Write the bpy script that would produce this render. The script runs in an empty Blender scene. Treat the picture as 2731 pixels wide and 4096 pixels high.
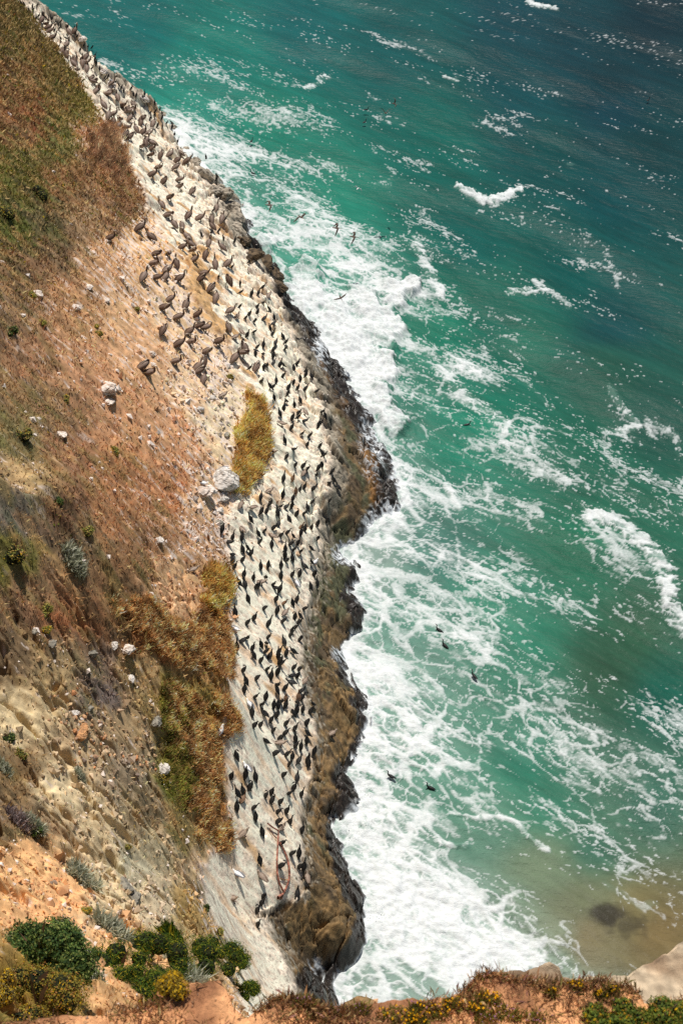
import bpy, math, random
import numpy as np
from mathutils import Vector, Matrix
PI = math.pi
rng = np.random.default_rng(7)
random.seed(7)
scene = bpy.context.scene
COL = scene.collection

# ------------------------------------------------------------------ camera
CAM_H = 50.0; PITCH = math.radians(40); ROLL = math.radians(8); FPX = 5689.0   # FPX: focal length in photograph pixels
cp = np.array([0, 0, CAM_H])
_f = np.array([0, math.cos(PITCH), -math.sin(PITCH)])
_u0 = np.array([0, math.sin(PITCH), math.cos(PITCH)]); _r0 = np.array([1.0, 0, 0])
_r = math.cos(ROLL)*_r0 + math.sin(ROLL)*_u0
_u = -math.sin(ROLL)*_r0 + math.cos(ROLL)*_u0
cam_d = bpy.data.cameras.new('camera'); cam = bpy.data.objects.new('camera', cam_d); COL.objects.link(cam)
cam_d.sensor_fit = 'VERTICAL'; cam_d.sensor_height = 36; cam_d.lens = 50
cam_d.clip_start = 0.1; cam_d.clip_end = 6000
m = Matrix([[_r[0], _u[0], -_f[0], 0], [_r[1], _u[1], -_f[1], 0], [_r[2], _u[2], -_f[2], CAM_H], [0, 0, 0, 1]])
cam.matrix_world = m
cam_d.dof.use_dof = True; cam_d.dof.focus_distance = 68; cam_d.dof.aperture_fstop = 4.5
scene.camera = cam

# ------------------------------------------------------------------ light
SUN_EL = 67.0; SUN_AZ = -14.0           # azimuth from +Y (ahead of the camera), clockwise
el, az = math.radians(SUN_EL), math.radians(SUN_AZ)
sdir = Vector((math.sin(az)*math.cos(el), math.cos(az)*math.cos(el), math.sin(el)))
w = bpy.data.worlds.new('World'); scene.world = w; w.use_nodes = True
nt = w.node_tree; nt.nodes.clear()
sky = nt.nodes.new('ShaderNodeTexSky'); sky.sky_type = 'NISHITA'; sky.sun_disc = False
sky.sun_elevation = el; sky.sun_rotation = az
bg = nt.nodes.new('ShaderNodeBackground'); bg.inputs[1].default_value = 0.06
wo = nt.nodes.new('ShaderNodeOutputWorld')
nt.links.new(sky.outputs[0], bg.inputs[0]); nt.links.new(bg.outputs[0], wo.inputs[0])
sl = bpy.data.lights.new('sun', 'SUN'); sl.energy = 4.7; sl.angle = math.radians(0.5); sl.color = (1.0, 0.955, 0.89)
so = bpy.data.objects.new('sun', sl); COL.objects.link(so)
so.rotation_euler = sdir.to_track_quat('Z', 'Y').to_euler(); so.location = (0, 0, 120)
scene.view_settings.view_transform = 'Standard'; scene.view_settings.look = 'None'
scene.view_settings.exposure = 0.0; scene.view_settings.gamma = 1.0
scene.cycles.max_bounces = 5; scene.cycles.diffuse_bounces = 3; scene.cycles.glossy_bounces = 2
scene.cycles.caustics_reflective = False; scene.cycles.caustics_refractive = False
scene.cycles.use_denoising = False

# ------------------------------------------------------------------ helpers
def ray(px, py):
    px = np.asarray(px, float); py = np.asarray(py, float)
    return _f + ((px-1365.5)/FPX)[..., None]*_r - ((py-2048)/FPX)[..., None]*_u
def at(px, py, z):
    d = ray(px, py); t = (np.asarray(z, float)-CAM_H)/d[..., 2]
    return cp + d*t[..., None]
def proj(x, y, z):
    q = np.stack([x, y, z-CAM_H], -1); wq = np.maximum(q@_f, .1)
    return 1365.5+FPX*(q@_r)/wq, 2048-FPX*(q@_u)/wq
def lin(c):
    c = np.asarray(c, float)/255.0
    return np.where(c <= .04045, c/12.92, ((c+.055)/1.055)**2.4)
def sst(a, b, x):
    t = np.clip((x-a)/(b-a), 0, 1); return t*t*(3-2*t)
_perm = rng.permutation(4096).astype(np.int64)
_g = rng.random(4096)*2*PI; _gx = np.cos(_g); _gy = np.sin(_g); _rv = rng.random(4096)
def _h(i, j): return _perm[(_perm[i & 4095]+j) & 4095]
def pn(x, y, s=0):
    x = np.asarray(x, float)+s*17.31; y = np.asarray(y, float)+s*9.17
    xi = np.floor(x).astype(np.int64); yi = np.floor(y).astype(np.int64); fx = x-xi; fy = y-yi
    ux = fx*fx*fx*(fx*(fx*6-15)+10); uy = fy*fy*fy*(fy*(fy*6-15)+10)
    def g(a, b, dx, dy):
        k = _h(a, b); return _gx[k]*dx+_gy[k]*dy
    n0 = g(xi, yi, fx, fy)*(1-ux)+g(xi+1, yi, fx-1, fy)*ux
    n1 = g(xi, yi+1, fx, fy-1)*(1-ux)+g(xi+1, yi+1, fx-1, fy-1)*ux
    return (n0*(1-uy)+n1*uy)*1.5
def fbm(x, y, o=4, s=0, g=.5):
    a = 1.0; t = 0; n = 0
    for k in range(o):
        t = t+a*pn(x*2**k, y*2**k, s+k*3.7); n += a; a *= g
    return t/n
def worley(x, y, s=0):
    x = np.asarray(x, float)+s*13.7; y = np.asarray(y, float)+s*5.1
    xi = np.floor(x).astype(np.int64); yi = np.floor(y).astype(np.int64)
    f1 = np.full(x.shape, 9.0); f2 = np.full(x.shape, 9.0); cid = np.zeros(x.shape)
    for a in (-1, 0, 1):
        for b in (-1, 0, 1):
            k = _h(xi+a, yi+b); cx = xi+a+.1+.8*_rv[k]; cy = yi+b+.1+.8*_rv[(k*7+3) & 4095]
            d = np.hypot(x-cx, y-cy); nw = d < f1
            f2 = np.where(nw, f1, np.minimum(f2, d)); cid = np.where(nw, _rv[(k*5+11) & 4095], cid); f1 = np.where(nw, d, f1)
    return f1, f2, cid
def polyd(px, py, pts):
    """distance to a polyline, and the position along it 0..1"""
    best = np.full(np.shape(px), 1e9); side = np.zeros(np.shape(px))
    P = np.asarray(pts, float)
    for (ax, ay), (bx, by) in zip(P[:-1], P[1:]):
        dx, dy = bx-ax, by-ay; L = dx*dx+dy*dy+1e-9
        t = np.clip(((px-ax)*dx+(py-ay)*dy)/L, 0, 1)
        d = np.hypot(px-ax-t*dx, py-ay-t*dy); nb = d < best
        side = np.where(nb, np.sign(dx*(py-ay)-dy*(px-ax)), side); best = np.where(nb, d, best)
    return best, side
def mesh_np(name, V, Fq, col=None, smooth=True, extra=None):
    me = bpy.data.meshes.new(name)
    V = np.ascontiguousarray(V, np.float32); Fq = np.ascontiguousarray(Fq, np.int32); k = Fq.shape[1]
    me.vertices.add(len(V)); me.vertices.foreach_set('co', V.ravel())
    me.loops.add(Fq.size); me.loops.foreach_set('vertex_index', Fq.ravel())
    me.polygons.add(len(Fq)); me.polygons.foreach_set('loop_start', np.arange(0, Fq.size, k, dtype=np.int32))
    me.polygons.foreach_set('use_smooth', np.full(len(Fq), smooth))
    me.update(calc_edges=True)
    if col is not None:
        a = me.color_attributes.new('Col', 'FLOAT_COLOR', 'POINT')
        c = np.ones((len(V), 4), np.float32); c[:, :3] = col; a.data.foreach_set('color', c.ravel())
    for nm, arr in (extra or {}).items():
        a = me.attributes.new(nm, 'FLOAT', 'POINT'); a.data.foreach_set('value', np.ascontiguousarray(arr, np.float32).ravel())
    return me
def link(name, me, mat=None, parent=None):
    o = bpy.data.objects.new(name, me); COL.objects.link(o)
    if mat and not me.materials: me.materials.append(mat)
    if parent: o.parent = parent
    return o
def tag(o, label=None, cat=None, group=None, kind=None):
    if label: o['label'] = label
    if cat: o['category'] = cat
    if group: o['group'] = group
    if kind: o['kind'] = kind
    return o
def gridfaces(nr, nc):
    i = np.arange(nr-1)[:, None]*nc+np.arange(nc-1)[None]
    i = i.ravel(); return np.stack([i, i+1, i+nc+1, i+nc], -1)

# ------------------------------------------------------------------ materials
def mat_vc(name, rough=.9, var=.25, nscale=8., bump=.0, bscale=20., spec=.3, trans=0.0):
    M = bpy.data.materials.new(name); M.use_nodes = True; N = M.node_tree.nodes; L = M.node_tree.links
    b = N['Principled BSDF']; b.inputs['Roughness'].default_value = rough; b.inputs['Specular IOR Level'].default_value = spec
    a = N.new('ShaderNodeAttribute'); a.attribute_name = 'Col'
    tc = N.new('ShaderNodeNewGeometry')
    n = N.new('ShaderNodeTexNoise'); n.inputs['Scale'].default_value = nscale; n.inputs['Detail'].default_value = 3
    L.new(tc.outputs['Position'], n.inputs['Vector'])
    mr = N.new('ShaderNodeMapRange'); mr.inputs[1].default_value = .3; mr.inputs[2].default_value = .7
    mr.inputs[3].default_value = 1-var; mr.inputs[4].default_value = 1+var
    L.new(n.outputs[0], mr.inputs[0])
    mx = N.new('ShaderNodeVectorMath'); mx.operation = 'SCALE'
    L.new(a.outputs['Color'], mx.inputs[0]); L.new(mr.outputs[0], mx.inputs['Scale']); L.new(mx.outputs[0], b.inputs['Base Color'])
    if bump:
        bn = N.new('ShaderNodeTexNoise'); bn.inputs['Scale'].default_value = bscale; bn.inputs['Detail'].default_value = 6
        bn.inputs['Roughness'].default_value = .65
        L.new(tc.outputs['Position'], bn.inputs['Vector'])
        bp = N.new('ShaderNodeBump'); bp.inputs['Strength'].default_value = 1.0; bp.inputs['Distance'].default_value = bump
        L.new(bn.outputs[0], bp.inputs['Height']); L.new(bp.outputs[0], b.inputs['Normal'])
    if trans:
        tb = N.new('ShaderNodeBsdfTranslucent'); mxs = N.new('ShaderNodeMixShader'); mxs.inputs[0].default_value = trans
        L.new(mx.outputs[0], tb.inputs['Color']); L.new(b.outputs[0], mxs.inputs[1]); L.new(tb.outputs[0], mxs.inputs[2]); L.new(mxs.outputs[0], N['Material Output'].inputs['Surface'])
    return M
def mat_flat(name, c, rough=.7, var=.2, nscale=30., spec=.3):
    M = bpy.data.materials.new(name); M.use_nodes = True; N = M.node_tree.nodes; L = M.node_tree.links
    b = N['Principled BSDF']; b.inputs['Roughness'].default_value = rough; b.inputs['Specular IOR Level'].default_value = spec
    n = N.new('ShaderNodeTexNoise'); n.inputs['Scale'].default_value = nscale
    tc = N.new('ShaderNodeTexCoord'); L.new(tc.outputs['Object'], n.inputs['Vector'])
    r = N.new('ShaderNodeValToRGB'); r.color_ramp.elements[0].position = .35; r.color_ramp.elements[1].position = .65
    r.color_ramp.elements[0].color = (*[v*(1-var) for v in c], 1); r.color_ramp.elements[1].color = (*[min(1, v*(1+var)) for v in c], 1)
    L.new(n.outputs[0], r.inputs[0]); L.new(r.outputs[0], b.inputs['Base Color'])
    return M
M_rock = mat_vc('cliff_rock', .92, .16, 3.0, .03, 7.0, .25)
M_boulder = mat_vc('boulder_rock', .9, .25, 4.0, .04, 14.0, .25)
M_leaf = mat_vc('foliage', .75, .2, 2.0, spec=.2, trans=.42)
M_rub = mat_vc('rubble', .95, .15, 5.0)
M_foam = mat_flat('foam_drops', (.85, .87, .87), .6, .03)

# ------------------------------------------------------------------ where the coast runs (photo landmarks unprojected to real positions)
K = 1.7417
shore_px = np.array([(697, 523+14), (749, 640), (880, 740), (965, 830), (1010, 960), (1120, 1075), (1150, 1175), (1254, 1300), (1359, 1450), (1480, 1672), (1568, 1846), (1600, 1960), (1590, 2030),
    (1500, 2110), (1446, 2170), (1360, 2205), (1425, 2270), (1440, 2320), (1411, 2386), (1450, 2450), (1450, 2530), (1385, 2620), (1400, 2680), (1446, 2770), (1478, 2900), (1440, 3010), (1393, 3090), (1437, 3170), (1400, 3260),
    (1341, 3320), (1324, 3396), (1350, 3480), (1390, 3560), (1430, 3620), (1446, 3692), (1440, 3780), (1400, 3850), (1350, 3875), (1290, 3890), (1240, 3920), (1300, 3990), (1330, 4040)], float)
S = at(shore_px[:, 0], shore_px[:, 1], 0.0)[:, :2]
far = np.array([(105, 17), (190, 75), (314, 148), (418, 300), (500, 350), (600, 410)], float)   # crest silhouette of the far ridge
SF = at(far[:, 0], far[:, 1], 3.2)[:, :2]
S_all = np.vstack([[(-75, 150), (-52, 132)], SF+np.array([1.6, .9]), S, [(3.9, 28.5), (6, 26.5), (12, 25), (20, 27.5), (40, 32)]])
ctrl = []
def C(px, py, z):
    p = at(np.array(px, float), np.array(py, float), z); ctrl.append((p[0], p[1], z))
for p in S_all: ctrl.append((p[0], p[1], 0.0))
for p in SF: ctrl.append((p[0], p[1], 3.3))
# seaward floor
for i in range(1, len(S_all)-1, 2):
    t = S_all[i+1]-S_all[i-1]; n_ = np.array([-t[1], t[0]])/np.hypot(*t)
    ctrl.append((S_all[i][0]+n_[0]*2.2, S_all[i][1]+n_[1]*2.2, -2.4))
for r_ in [(0, 0, 12), (0, 500, 16), (0, 1000, 17), (0, 1500, 17), (0, 2000, 18), (0, 2500, 18.5), (0, 3000, 19.5), (0, 3400, 22), (0, 3700, 26), (0, 4096, 31),
    (-300, 1000, 22), (-300, 2000, 23), (-300, 3000, 26), (-300, 3700, 33),
    (120, 90, 8.5), (300, 290, 8.2), (400, 460, 7.6), (330, 235, 4.2), (240, 120, 4.4), (480, 440, 4.0), (200, 300, 11.5),
    (400, 700, 10.5), (400, 1000, 13), (400, 1500, 13.5), (400, 2000, 13.8), (400, 2500, 14), (400, 3000, 14.7), (400, 3400, 16.5), (400, 3700, 20), (400, 3900, 24.5), (400, 4096, 29),
    (200, 1250, 15.3), (200, 2250, 16.3), (200, 2800, 16.8),
    (600, 620, 5.2), (560, 800, 8.2), (700, 760, 4.6), (700, 950, 6.7), (700, 1300, 9), (700, 1700, 9.6), (700, 2000, 9.5), (700, 2400, 9.2), (700, 3000, 9.6), (740, 3350, 9.4), (700, 3650, 12.0), (640, 3820, 17), (800, 3880, 13), (760, 4060, 20),
    (900, 900, 3.4), (900, 1100, 5.0), (900, 1500, 7), (900, 2000, 7.1), (900, 2500, 7), (900, 3000, 6.5), (900, 3400, 6.3), (930, 3700, 5.6), (1010, 3950, 4.8), (1100, 4090, 4.6),
    (1100, 1200, 2.7), (1150, 1400, 3.3), (1150, 1700, 4.6), (1170, 2100, 4.2), (1150, 2500, 3.9), (1150, 2900, 3.6), (1150, 3300, 3.0), (1150, 3600, 3.2), (1180, 3900, 2.6),
    (1010, 1000, 2.4), (880, 800, 2.2), (940, 850, 1.5), (1300, 1600, 1.9), (1400, 1800, 2.1), (1350, 1950, 2.6), (1300, 2600, 1.5), (1320, 2950, 1.8), (1300, 3500, 1.5), (1330, 3700, 1.6)]: C(*r_)
ctrl = np.array(ctrl)
CC = .6
def _ker(r): return np.sqrt(r*r+CC*CC)
cx, cy, cz = ctrl.T
n_ = len(ctrl)
A = np.zeros((n_+3, n_+3)); A[:n_, :n_] = _ker(np.hypot(cx[:, None]-cx, cy[:, None]-cy)) - 0.02*np.eye(n_)
A[:n_, n_] = A[n_, :n_] = 1; A[:n_, n_+1] = A[n_+1, :n_] = cx; A[:n_, n_+2] = A[n_+2, :n_] = cy
W_ = np.linalg.solve(A, np.concatenate([cz, [0, 0, 0]]))
def base_z(x, y):
    z = W_[n_]+W_[n_+1]*x+W_[n_+2]*y
    for i in range(n_): z = z+W_[i]*_ker(np.hypot(x-cx[i], y-cy[i]))
    return z
# ------------------------------------------------------------------ land grid
ys = [6.0]
while ys[-1] < 134: ys.append(ys[-1]+.036+.00078*ys[-1])
ys = np.array(ys); NR = len(ys); NC = 440
so_ = np.argsort(S_all[:, 1]); _sy, _sx = S_all[so_, 1], S_all[so_, 0]; _ok = _sx < 5; _sy, _sx = _sy[_ok], _sx[_ok]
xs_y = np.interp(ys, _sy[_sy > 29], _sx[_sy > 29])
k_ = np.ones(61)/61; xs_sm = np.convolve(np.pad(xs_y, 30, 'edge'), k_, 'valid')
xR = xs_sm+3.2; xL = -.36*ys-4.0
s_ = np.linspace(0, 1, NC)**1.0
X = xR[:, None]+(xL-xR)[:, None]*s_[None]; Y = np.repeat(ys[:, None], NC, 1)
Z = base_z(X, Y)
def ridge(pts, h, wl, wr):
    """raise the ground on the landward (left) side of a line of photo landmarks"""
    global Z
    P = np.array(pts, float)*K; q = hit_px(P[:, 0], P[:, 1])
    d, sd = polyd(X, Y, q[:, :2])
    Z = Z+h*np.where(sd*ridge_sign > 0, np.exp(-d/wl), np.exp(-(d/wr)**2))
def make_lookup():
    def zat(x, y):
        x = np.asarray(x, float); y = np.asarray(y, float)
        j = np.interp(y, ys, np.arange(NR)); j0 = np.clip(j.astype(int), 0, NR-2); fj = j-j0
        def row(jj):
            s = (x-xR[jj])/(xL[jj]-xR[jj])*(NC-1); s = np.clip(s, 0, NC-1.001); i0 = s.astype(int); fi = s-i0
            return Z[jj, i0]*(1-fi)+Z[jj, i0+1]*fi
        return row(j0)*(1-fj)+row(j0+1)*fj
    return zat
zat = make_lookup()
def hit_px(px, py, lo=8.0):
    px = np.atleast_1d(np.asarray(px, float)); py = np.atleast_1d(np.asarray(py, float)); d = ray(px, py)
    out = np.zeros((len(px), 3)); done = np.zeros(len(px), bool)
    for t in np.arange(lo, 175, .12):
        q = cp+d*t; zz = np.maximum(zat(q[:, 0], q[:, 1]), 0.0); outside = (q[:, 0] > np.interp(q[:, 1], ys, xR))
        zz = np.where(outside, 0, zz)
        h = (~done) & (q[:, 2] <= zz)
        out[h] = np.stack([q[h, 0], q[h, 1], zz[h]], -1); done |= h
        if done.all(): break
    return out
ridge_sign = -1
ridge([(150, 1270), (250, 1390), (330, 1480), (420, 1580), (520, 1690)], 3.0, 3.6, .4)
ridge([(0, 1590), (60, 1680), (130, 1800), (200, 1870), (300, 1970), (400, 2080), (470, 2130)], 2.4, 3.0, .35)
ridge([(0, 1190), (120, 1230), (170, 1290)], 1.5, 2.5, .4)
PX, PY = proj(X, Y, Z); U0 = PX/K; V0 = PY/K
wu = 9*fbm(X*.9, Y*.9, 3, 1)*(1+0*X); wv = 9*fbm(X*.9, Y*.9, 3, 2)
U = U0+wu*2.2; V = V0+wv*2.2
uL = np.array([(0, -40), (60, 20), (110, 85), (160, 150), (215, 230), (228, 262), (268, 305), (300, 380), (335, 430), (350, 470), (375, 520), (425, 600), (440, 650), (450, 700), (500, 760), (535, 800), (560, 860), (590, 900), (615, 980), (605, 1060), (545, 1140), (520, 1200), (525, 1290), (530, 1420), (520, 1500), (525, 1560), (540, 1640), (505, 1690), (520, 1760), (520, 1850), (500, 1960), (470, 2000), (470, 2080), (530, 2200), (550, 2260), (570, 2350)], float)
uR = np.array([(0, -60), (70, 12), (185, 85), (262, 190), (350, 240), (415, 310), (425, 355), (500, 440), (525, 540), (565, 575), (615, 640), (645, 700), (675, 780), (715, 870), (742, 950), (752, 1020), (765, 1100), (730, 1200), (735, 1290), (715, 1370), (695, 1440), (690, 1520), (700, 1600), (722, 1700), (705, 1800), (690, 1900), (690, 2000), (690, 2060), (625, 2080), (600, 2110), (660, 2200), (690, 2350)], float)
Lb = np.interp(V, uL[:, 1], uL[:, 0]); Rb = np.interp(V, uR[:, 1], uR[:, 0])
land = sst(-12, 12, Lb-U+(26*fbm(X*1.6, Y*2.2, 4, 61)-14)*sst(1300, 900, V)*sst(350, 450, V))                 # brown slope
dark = sst(-10, 10, U-Rb)                 # tide washed rock
white = np.clip(1-land-dark, 0, 1)
Xs = X-.9*Z
shd, _ = polyd(X, Y, S_all)               # distance to the waterline, metres
far_f = sst(900, 500, PY)                 # far ridge: knobbly
# --- relief
st = fbm(X*.35, Y*1.6, 4, 5)              # bedding runs down the fall line
f1, f2, cid = worley(X*1.5+.5*st, Y*2.2, 1)
crack = sst(.0, .16, f2-f1)
g1, g2, gid = worley(X*3.4, Y*4.2, 2)
knob_m = np.clip(sst(-70, 20, U-Rb)*(V < 1250)+.55*sst(1500, 1100, V)*white+.0, 0, 1)*(1-land)*(1-sst(15, 45, U-Rb)*(V > 620))
kn1, kn2, kid = worley(X*.75+.3*fbm(X, Y, 2, 8), Y*.75, 3)
dz = .20*fbm(X*.5, Y*.5, 4, 4)
dz += white*(.10*st+.05*fbm(X*2, Y*6, 3, 6)+.10*(cid-.5)*crack*sst(.2, .9, np.abs(fbm(X*.2, Y*.2, 2, 9))*2+.3)+.05*(1-g1)*sst(-.1, .3, fbm(X*.3, Y*.3, 2, 10)))
dz += knob_m*((kid-.35)*.7*sst(0, .25, kn2-kn1)+(gid-.4)*.22+.25*fbm(X*1.3, Y*1.3, 4, 11)-.25*(1-sst(0, .12, kn2-kn1)))
dk = dark*(1-knob_m)
k1, k2, kq = worley(Xs*.55+.35*fbm(Xs*.8, Y*.8, 2, 18), Y*.8+.4*fbm(Xs*.8, Y*.8, 2, 17), 9)
dz += dk*(.38*(kq-.5)*sst(0, .10, k2-k1)-.30*(1-sst(0, .08, k2-k1))+.10*np.abs(fbm(Xs*1.3, Y*2.2, 4, 19))+.42*fbm(Xs*.45, Y*.8, 4, 12)+.12*(cid-.5)-.22*(1-sst(0, .10, f2-f1))*sst(0, .3, fbm(Xs*.4, Y*.4, 2, 13)+.1)+.03*fbm(Xs*3, Y*3, 3, 14))
low = sst(1150, 1500, V0)
dz += land*(.20*fbm(X*.7, Y*1.1, 4, 15)+.15*fbm(X*2.5, Y*2.5, 4, 16)+low*(.34*fbm(X*1.1+.3*Y, Y*1.3, 5, 22)+.14*(1-g1)-.45*sst(.6, 1, 1-np.abs(fbm(X*.30+.1*Y, Y*.55, 4, 23))*7)))
shm = .6*sst(2.2, .3, shd)*(1-land)*(V > 650)
dz += shm*(.22*fbm(X*1.6, Y*1.6, 4, 17)+.10*(1-g1))
Z = Z+dz-5*sst(1.9, 3.1, X-xs_sm[:, None])
# --- colour of the ground (albedo)
CP = [(30,40,105,88,52,1,0),(150,180,112,95,52,1,0),(60,300,125,92,64,1,0),(205,250,122,110,52,1,0),(40,200,122,86,56,1,0),(40,380,100,95,40,1,0),(70,420,95,85,35,1,0),(70,290,140,78,52,1,0),(130,320,108,105,56,1,0),
(225,300,180,125,85,.5,0),(250,330,120,95,70,1,0),(150,420,142,102,70,1,0),(250,400,152,108,78,.9,0),(100,520,95,82,56,1,0),(40,520,95,95,42,1,0),(200,500,155,120,90,.8,0),(280,490,128,92,68,.9,0),(285,440,130,90,60,.9,0),
(150,560,130,100,75,.9,0),(60,620,134,98,72,.9,0),(250,600,188,138,102,.3,.1),(330,550,205,155,108,.05,.1),(150,700,172,124,90,.6,0),(300,700,196,150,115,.2,.3),(400,700,212,172,138,.05,.3),(50,700,142,108,82,.8,0),
(100,800,165,118,88,.6,0),(300,800,195,145,110,.15,.2),(200,850,182,130,98,.4,.2),(450,900,206,168,138,.1,.6),(100,930,142,108,80,.8,0),(300,950,188,134,100,.35,.2),(400,1000,192,138,104,.3,.3),(510,950,212,185,160,.05,.9),
(50,1000,122,106,70,.8,.1),(150,1050,146,102,76,.8,0),(280,1080,175,118,82,.6,.1),(400,1120,175,116,80,.55,.1),(60,1100,172,138,100,.3,.5),(480,1130,200,160,130,.15,.8),(100,1180,132,102,82,.7,.3),(150,1170,112,78,58,.9,0),
(50,1180,125,112,110,1,0),(250,1200,162,112,78,.6,.1),(350,1230,155,110,80,.7,.1),(490,1250,178,135,105,.4,.6),(30,1270,122,112,52,.9,0),(200,1240,120,96,72,.8,.2),(280,1300,142,102,72,.8,0),(100,1350,158,118,88,.7,.2),
(290,1420,128,88,55,1,0),(400,1350,195,150,116,.3,.7),(450,1400,186,142,108,.4,.6),(60,1400,132,96,72,.9,0),(150,1420,152,98,66,.9,0),(350,1480,152,96,55,1,0),(430,1470,152,102,64,1,0),(490,1500,162,112,64,1,0),(40,1500,110,86,64,.3,.5),
(240,1530,122,98,86,.9,.1),(330,1560,168,134,95,.6,.2),(230,1600,116,98,94,.9,.1),(120,1560,165,135,100,.3,.7),(270,1660,160,130,100,.1,1),(200,1720,168,138,108,.1,1),(300,1780,152,128,108,.4,.9),(400,1620,140,118,56,1,0),
(430,1700,150,112,55,1,0),(480,1750,165,110,60,1,0),(420,1800,120,118,40,1,0),(470,1850,160,110,60,1,0),(350,1850,146,122,96,.7,.5),(60,1650,192,166,134,.1,.8),(150,1800,196,170,140,.1,.8),(40,1780,132,102,72,.7,.3),
(250,1900,186,160,130,.2,.9),(50,1900,142,112,86,.8,.1),(350,1950,168,148,122,.4,.6),(430,1900,150,125,80,.8,.2),(60,2000,208,155,110,0,1),(150,2080,208,152,108,0,1),(250,2050,194,168,138,.2,.6),(300,2000,178,164,144,.2,.7),
(380,2080,188,164,140,.1,.9),(300,2150,205,155,112,.1,1),(450,2080,168,134,84,.6,.4),(480,2030,204,166,136,.1,.3),(50,2300,140,110,40,.8,0),(300,2300,192,142,100,.4,.6),(590,1500,190,160,130,0,0),(540,1000,200,170,140,0,0)]
CP = np.array(CP, float)
acc = np.zeros(X.shape+(5,)); ws = np.zeros(X.shape)
CPl = np.concatenate([lin(CP[:, 2:5]), CP[:, 5:]], 1)
U2 = U0+wu*6.5+26*fbm(X*1.6, Y*2.6, 3, 21); V2 = V0+wv*6.5+26*fbm(X*2.5, Y*2.5, 3, 20)
for i in range(len(CP)):
    d2 = ((U2-CP[i, 0])**2+(V2-CP[i, 1])**2)/900.0+.15; wgt = d2**-2.2
    ws += wgt; acc += wgt[..., None]*CPl[i]
acc /= ws[..., None]
gcol = acc[..., :3]; VEG = acc[..., 3]; RUB = acc[..., 4]
vm = np.clip(VEG, 0, 1)
for sd_, cc_, am in ((111, (62, 54, 38), .65), (112, (186, 142, 96), .55), (113, (96, 100, 48), .45)):
    mk_ = (sst(.06, .34, fbm(X*.75, Y*1.15, 5, sd_))*vm*am)[..., None]; gcol = gcol*(1-mk_)+lin(cc_)*mk_
n1 = fbm(X*1.2, Y*3.0, 4, 30); n2 = fbm(X*6, Y*6, 3, 31); n3 = fbm(X*.5, Y*.5, 3, 32)
soil = gcol*(1+.32*n1+.30*n2)[..., None]
lum_ = soil.mean(-1, keepdims=True); soil = (lum_+(soil-lum_)*.95)*np.array([1.27, 1.36, 1.22])
soil = soil*(1-.25*VEG[..., None])
# bird-lime streaks and pale stones on the bare brown slope
lime = sst(.10, .38, fbm(X*.9, Y*3.4, 4, 33)+.35*fbm(X*5, Y*5, 2, 34)-.55*VEG*0+(.34*sst(300, 0, Lb-U)-.14)*1+.08*sst(900, 600, V))*sst(1.0, .35, VEG)*(V < 1290)
lime = np.maximum(lime, sst(.28, .5, fbm(X*2.5, Y*5, 3, 35)+.5*sst(60, 0, Lb-U)-.1)*(V > 1290)*sst(1.1, .5, VEG))
soil = soil*(1-lime[..., None]*.85)+lin((225, 208, 195))*lime[..., None]*.85
# white guano slab
w0 = lin((248, 229, 206)); w1 = lin((226, 196, 162)); w2 = lin((160, 150, 138)); w3 = lin((205, 165, 115))
tan = sst(.06, .46, fbm(X*.6+.25*Y, Y*1.0, 5, 36)+.15*n1+.10*n2+.12*sst(1300, 1900, V)*sst(2050, 1900, V)-.02)
wh = w0*(1-tan[..., None])+w1*tan[..., None]
och = sst(.05, .35, fbm(X*.5, Y*.9, 3, 37)-.2+.55*np.exp(-((U-470)/70)**2-((V-760)/180)**2)+.5*np.exp(-((U-400)/60)**2-((V-600)/120)**2))
wh = wh*(1-och[..., None])+w3*och[..., None]
spk = sst(.22, .42, fbm(X*7, Y*9, 3, 38)+.16*sst(-90, 0, U-Rb)+.10*sst(700, 400, V))
wh = wh*(1-.7*spk[..., None])+w2*.6*spk[..., None]
grey2000 = sst(1850, 2050, V); wh = wh*(1-.02*grey2000[..., None])
strk = sst(.05, .4, fbm(X*2.2+wu*.05, Y*7, 3, 39)+.3*fbm(X*5, Y*5, 2, 29)); wh = wh*(1-.14*strk[..., None])
ckn = 1-np.abs(fbm(X*.55, Y*1.3, 5, 28))*14; wh = wh*(1-.5*sst(.2, 1, ckn)*sst(-.05, .15, fbm(X*.3, Y*.3, 2, 27)))[..., None]
# dark rock
b0 = lin((98, 82, 62)); b1 = lin((120, 98, 66)); b2 = lin((86, 86, 62)); b3 = lin((46, 40, 34)); b4 = lin((160, 150, 132)); b5 = lin((164, 116, 58))
m1 = sst(-.15, .3, fbm(Xs*.5, Y*1.1, 4, 40)+.35*sst(30, 90, U-Rb)*(V > 1350)); m2 = sst(.0, .35, fbm(Xs*.6, Y*.6, 3, 41)+.5*np.exp(-((V-1300)/170)**2)-.12)
dr = b0*(1-m1[..., None])+b1*m1[..., None]; dr = dr*(1-m2[..., None])+b2*m2[..., None]
m4 = sst(.05, .4, fbm(Xs*2.5, Y*5, 4, 42)+.75*sst(60, -5, U-Rb)-.35); dr = dr*(1-m4[..., None])+b4*m4[..., None]
oran, _ = polyd(U, V, [(650, 655), (690, 730), (735, 810), (790, 905), (835, 985), (860, 1080), (872, 1170)])
mo = sst(22, 8, oran+6*n2)*sst(-.4, .1, n1+.2); dr = dr*(1-mo[..., None])+(b5*.8)*mo[..., None]
o2 = sst(.05, .35, fbm(Xs*.6, Y*1.8, 3, 43)-.25+.8*np.exp(-((U-760)/55)**2-((V-1830)/170)**2)+.9*np.exp(-((U-720)/50)**2-((V-2120)/60)**2)+.5*np.exp(-((U-790)/30)**2-((V-1560)/110)**2))
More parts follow.
